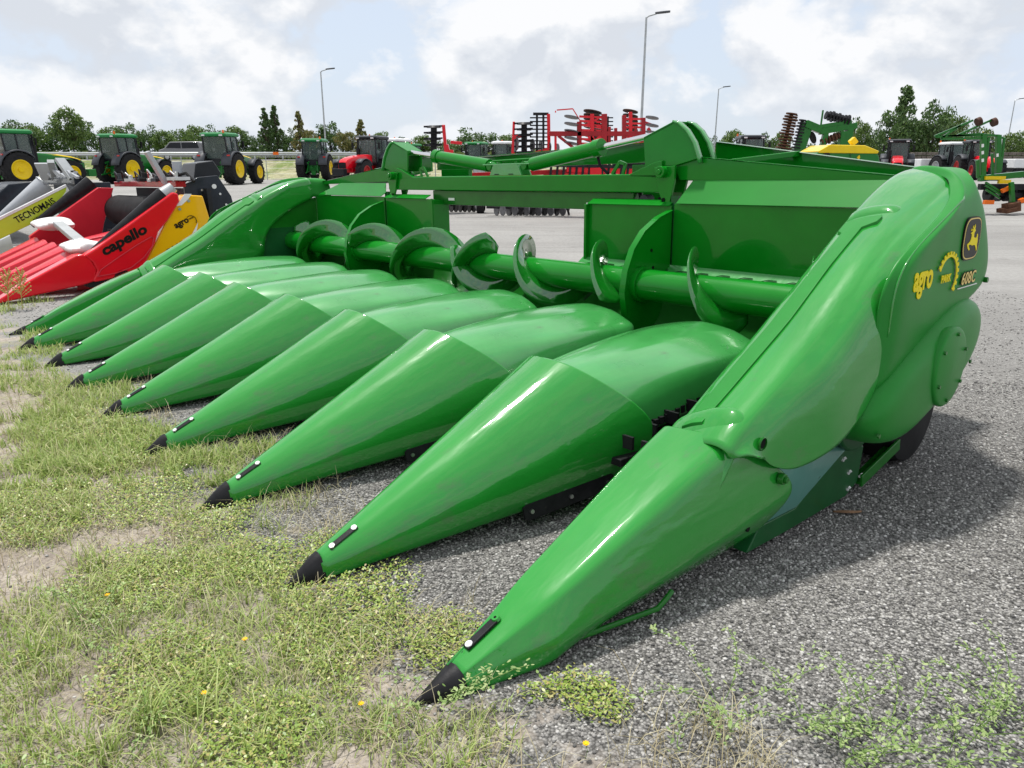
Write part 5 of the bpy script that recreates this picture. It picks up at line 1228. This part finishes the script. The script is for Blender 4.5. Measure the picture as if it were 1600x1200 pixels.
gx,gy=sample(15000,-3.2,1.6,.75,3.2,fgrass,1.2)
hh=(.018+.065*rn.random(len(gx))**2)
o=blades('grass','grass_blade',gx,gy,hh,.0022+.0022*rn.random(len(gx)),rn,1.0); tag(o,kind='stuff')
gx,gy=sample(24000,-9,.2,2.8,12,fgrass,1.6)
o=blades('grass_far','grass_blade',gx,gy,.022+.07*rn.random(len(gx))**2,.005+.004*rn.random(len(gx)),rn,.9,2); tag(o,kind='stuff')
gx,gy=sample(10000,-4,1.6,.75,4.5,lambda x,y: 0 if edge_y(x,y)<-.2 or blocked(x,y) else .5+fbm(x,y,3,9)*.8,1.4)
o=blades('dry_grass','grass_dry',gx,gy,.03+.10*rn.random(len(gx))**2,.0014+.0014*rn.random(len(gx)),rn,1.25); tag(o,kind='stuff')
# tufts: blades fanning from shared centres
cx,cy=sample(105,-4,1.5,.8,5.5,lambda x,y:.9 if edge_y(x,y)>.02 and not blocked(x,y) else 0,1.5)
tx_=[];ty_=[];th=[]
for a,b_ in zip(cx,cy):
    m=rn.randint(16,46); s=.03+.07*rn.random(); r=.012+.02*rn.random()
    tx_.append(a+rn.normal(size=m)*r); ty_.append(b_+rn.normal(size=m)*r); th.append(s*(.6+.9*rn.random(m)))
tx_=np.concatenate(tx_);ty_=np.concatenate(ty_);th=np.concatenate(th)
o=blades('grass_tufts','grass_blade',tx_,ty_,th,.0028+.002*rn.random(len(tx_)),rn,1.0,4); tag(o,kind='stuff')
# low fleshy ground cover in mats
MATC=[(-.75,.12,.30),(-.45,.02,.24),(-.20,.18,.17),(.08,.27,.11),(.22,.30,.10),(-.95,.0,.2),(-1.4,-.02,.20),(-1.75,-.15,.25),(-2.3,-.05,.22),(-2.9,-.1,.3),(-1.1,-.32,.28),(-.6,-.42,.25),(-1.9,-.45,.3),(-.2,-.35,.18)]
def fmat(x,y):
    xl,yl=xlocal(x,y),ylocal(x,y)
    if blocked(x,y): return 0
    v=0
    for a,b_,r in MATC:
        d=math.hypot(xl-a,(yl-b_)*1.25)/r
        v=max(v,1.15-d)
    if v<=0 and yl>.12: return 0
    v+=fbm(x,y,5,4)*.35
    return max(0,min(1,v*2.2)) if v>.1 else 0
mx_,my_=sample(46000,-3.2,1.7,.8,4.6,fmat,1.2)
mz=gz(mx_,my_)+.004+.030*rn.random(len(mx_))**1.2
o=leaves('ground_cover','mat_leaf',mx_,my_,mz,.006+.008*rn.random(len(mx_)),rn,.5,.5); tag(o,kind='stuff')
# sprawling weeds along the lower border
WEED=[(.44,.52),(.60,.62),(.74,.70),(.86,.86),(.90,.98),(.70,.58),(.86,.74),(-.30,-.62),(-.9,-.55),(-.02,.02)]
lx=[];ly=[];lz=[];stm=MB()
for a,b_ in WEED:
    for q in range(7):
        az=rn.random()*2*PI; L_=.10+.12*rn.random(); hgt=.03+.10*rn.random(); pts=[]
        for k in range(7):
            t=k/6; xl=a+.02*math.cos(az)+L_*t*math.cos(az+.5*t); yl=b_+.02*math.sin(az)+L_*t*math.sin(az+.5*t)
            p=MO+MU*xl+MV*yl; z=ground_z(p.x,p.y)+.004+hgt*math.sin(t*1.7)
            pts.append((p.x,p.y,z))
            if k:
                for _ in range(7): lx.append(p.x+rn.normal()*.010); ly.append(p.y+rn.normal()*.010); lz.append(z+rn.normal()*.006)
        stm.tube(pts,.0011,4)
o=stm.build('weed_stems','stem_green'); tag(o,kind='stuff')
o=leaves('weed_leaves','weed_leaf',np.array(lx),np.array(ly),np.array(lz),.007+.009*rn.random(len(lx)),rn,.3,.45); tag(o,kind='stuff')
# tall seed stalks at the left, in front of the red header
for i,(px,py,h) in enumerate(((28,448,.30),(8,452,.27))):
    D=7.2; t=at(px,py,D); g=ground_z(t.x,D); e=empty('seed_stalk',(t.x,D,g))
    tag(e,('taller' if i==0 else 'shorter')+' orange-brown dried weed stalk in front of the red header tip','weed','dried weed stalks')
    H=max(.35,t.z-g+.12); b=MB(); 
    b.tube([(0,0,0),(.02,0,H*.5),(.05,0,H)],.004,6); b.build('stem','dry_stem',e)
    b=MB()
    for k in range(26):
        t_=.35+.65*k/26; a=k*2.4; l=.12*(1.2-t_); p=Vector((.05*t_,0,H*t_)); q=p+Vector((math.cos(a)*l,math.sin(a)*l,.07)); b.tube([p,q],.0022,4)
        for m in range(3): b.box(p.lerp(q,.5+.25*m),(.011,.011,.011),rot=(a,m,0))
    b.build('seed_head','dry_stem',e,smooth=0)
# yellow flowers
FL=[(320,1082),(612,748+330),(583,940),(395,1090),(402,1010),(915,1180),(530,1176),(1000,1180),(640,1000)]
for i,(px,py) in enumerate(FL[:5]):
    q=[(320,1090),(565,1110),(383,1004),(915,1178),(168,930),(30,545)][i]
    a=Vector((0,0,CAMZ)); d=at(q[0],q[1],5)-a; t=-a.z/d.z*.985; p=a+d*t; g=ground_z(p.x,p.y); s=1 if i<5 else 2.2
    e=empty('wildflower',(p.x,p.y,g))
    tag(e,['yellow wildflower on the bare soil patch at the lower left','yellow wildflower low between the grass tufts right of the bare soil patch','yellow wildflower in the weeds left of the third divider tip','yellow wildflower among the sprawling weeds right of the nearest black tip','yellow wildflower in the grass at the left, above the bare soil','yellow wildflower at the far left below the farthest divider tips'][i],'flower','yellow wildflowers in the weeds')
    b=MB(); b.tube([(0,0,0),(.004,0,.02*s),(0,0,.038*s)],.0008*s,5); b.build('stem','stem_green',e)
    b=MB()
    for k in range(8):
        a_=2*PI*k/8; c,s_=math.cos(a_),math.sin(a_); r=.0085*s; z=.038*s
        b.add([(0,0,z),(c*r*.6-s_*r*.3,s_*r*.6+c*r*.3,z+.003*s),(c*r,s_*r,z+.004*s),(c*r*.6+s_*r*.3,s_*r*.6-c*r*.3,z+.003*s)],[(0,1,2,3)])
    b.cyl((0,0,z-.001),(0,0,z+.003*s),.003*s,n=8); b.build('petals','yellow_flower',e,smooth=0)
# ================================================================== loose stones on the gravel near the camera
ICO=np.array([(0,0,1),(.894,0,.447),(.276,.851,.447),(-.724,.526,.447),(-.724,-.526,.447),(.276,-.851,.447),(.724,.526,-.447),(-.276,.851,-.447),(-.894,0,-.447),(-.276,-.851,-.447),(.724,-.526,-.447),(0,0,-1)])
ICF=np.array([(0,1,2),(0,2,3),(0,3,4),(0,4,5),(0,5,1),(1,6,2),(2,7,3),(3,8,4),(4,9,5),(5,10,1),(6,7,2),(7,8,3),(8,9,4),(9,10,5),(10,6,1),(11,7,6),(11,8,7),(11,9,8),(11,10,9),(11,6,10)])
def stones(name,n,x0,x1,y0,y1,f,s0,s1,power):
    X,Y=sample(n,x0,x1,y0,y1,f,power); n=len(X)
    s=(s0+(s1-s0)*rn.random(n)**2)
    V=ICO[None]*s[:,None,None]*(.75+.5*rn.random((n,12,1)))*(np.array([1,.8,.6])[None,None])
    a=rn.random(n)*2*PI; c,sn_=np.cos(a)[:,None],np.sin(a)[:,None]
    VX=V[:,:,0]*c-V[:,:,1]*sn_; VY=V[:,:,0]*sn_+V[:,:,1]*c
    Z=gz(X,Y)+s*.22
    V=np.stack([VX+X[:,None],VY+Y[:,None],V[:,:,2]+Z[:,None]],2).reshape(-1,3)
    F_=(ICF[None]+(np.arange(n)*12)[:,None,None]).reshape(-1,3)
    o=npmesh(name,V,F_,'stone'); tag(o,kind='stuff')
def fst(x,y):
    e=edge_y(x,y)
    return 0 if e>.10 else (.35 if e>-.05 else 1.0)*(.55+.45*min(1,max(0,fbm(x,y,1.2,5)+.6)))
stones('gravel',62000,-3,3.0,.85,4.2,fst,.0028,.0075,1.1)
stones('gravel_far',16000,-5,5,4.0,8,fst,.005,.010,1.2)
def fpeb(x,y): return .5 if edge_y(x,y)>.1 else .2
stones('pebbles',2500,-2.5,1.4,.8,3.5,fpeb,.002,.007,1.1)
# curled dry wood strip on the gravel
p=MO+MU*.17+MV*1.76; ch=empty('wood_strip',(p.x,p.y,ground_z(p.x,p.y))); tag(ch,'thin brown strip of bark lying on the gravel beside the end frame','wood strip')
rows=[]
for k in range(12):
    t=k/11; w_=.009*math.sin(PI*(.08+.86*t)); x=-.055+.11*t; y=-.012*math.sin(t*3)+.01*t
    rows.append([(x,y-w_,.006+.004*math.sin(t*4)),(x,y,.011+.005*math.sin(t*4)),(x,y+w_,.007+.005*math.sin(t*4))])
MB().loft(rows).build('bark','wood',ch,solid=.002)
# verge grass on the raised road side
vx=rn.uniform(-62,8,9000); vy=rn.uniform(84,87,9000)
def vblades():
    n=len(vx); h=.35+.75*rn.random(n)*(.5+.5*np.sin(vx*.7)**2); w_=.10+.06*rn.random(n); V=np.stack([np.stack([vx-w_,vy,np.full(n,1.4)],1),np.stack([vx+w_,vy,np.full(n,1.4)],1),np.stack([vx+w_*.3+rn.normal(size=n)*.2,vy,1.5+h],1),np.stack([vx-w_*.3+rn.normal(size=n)*.2,vy,1.5+h*.95],1)],1).reshape(-1,3)
    o=npmesh('verge_grass',V,np.arange(n*4).reshape(n,4),'verge'); tag(o,kind='stuff')
vblades()
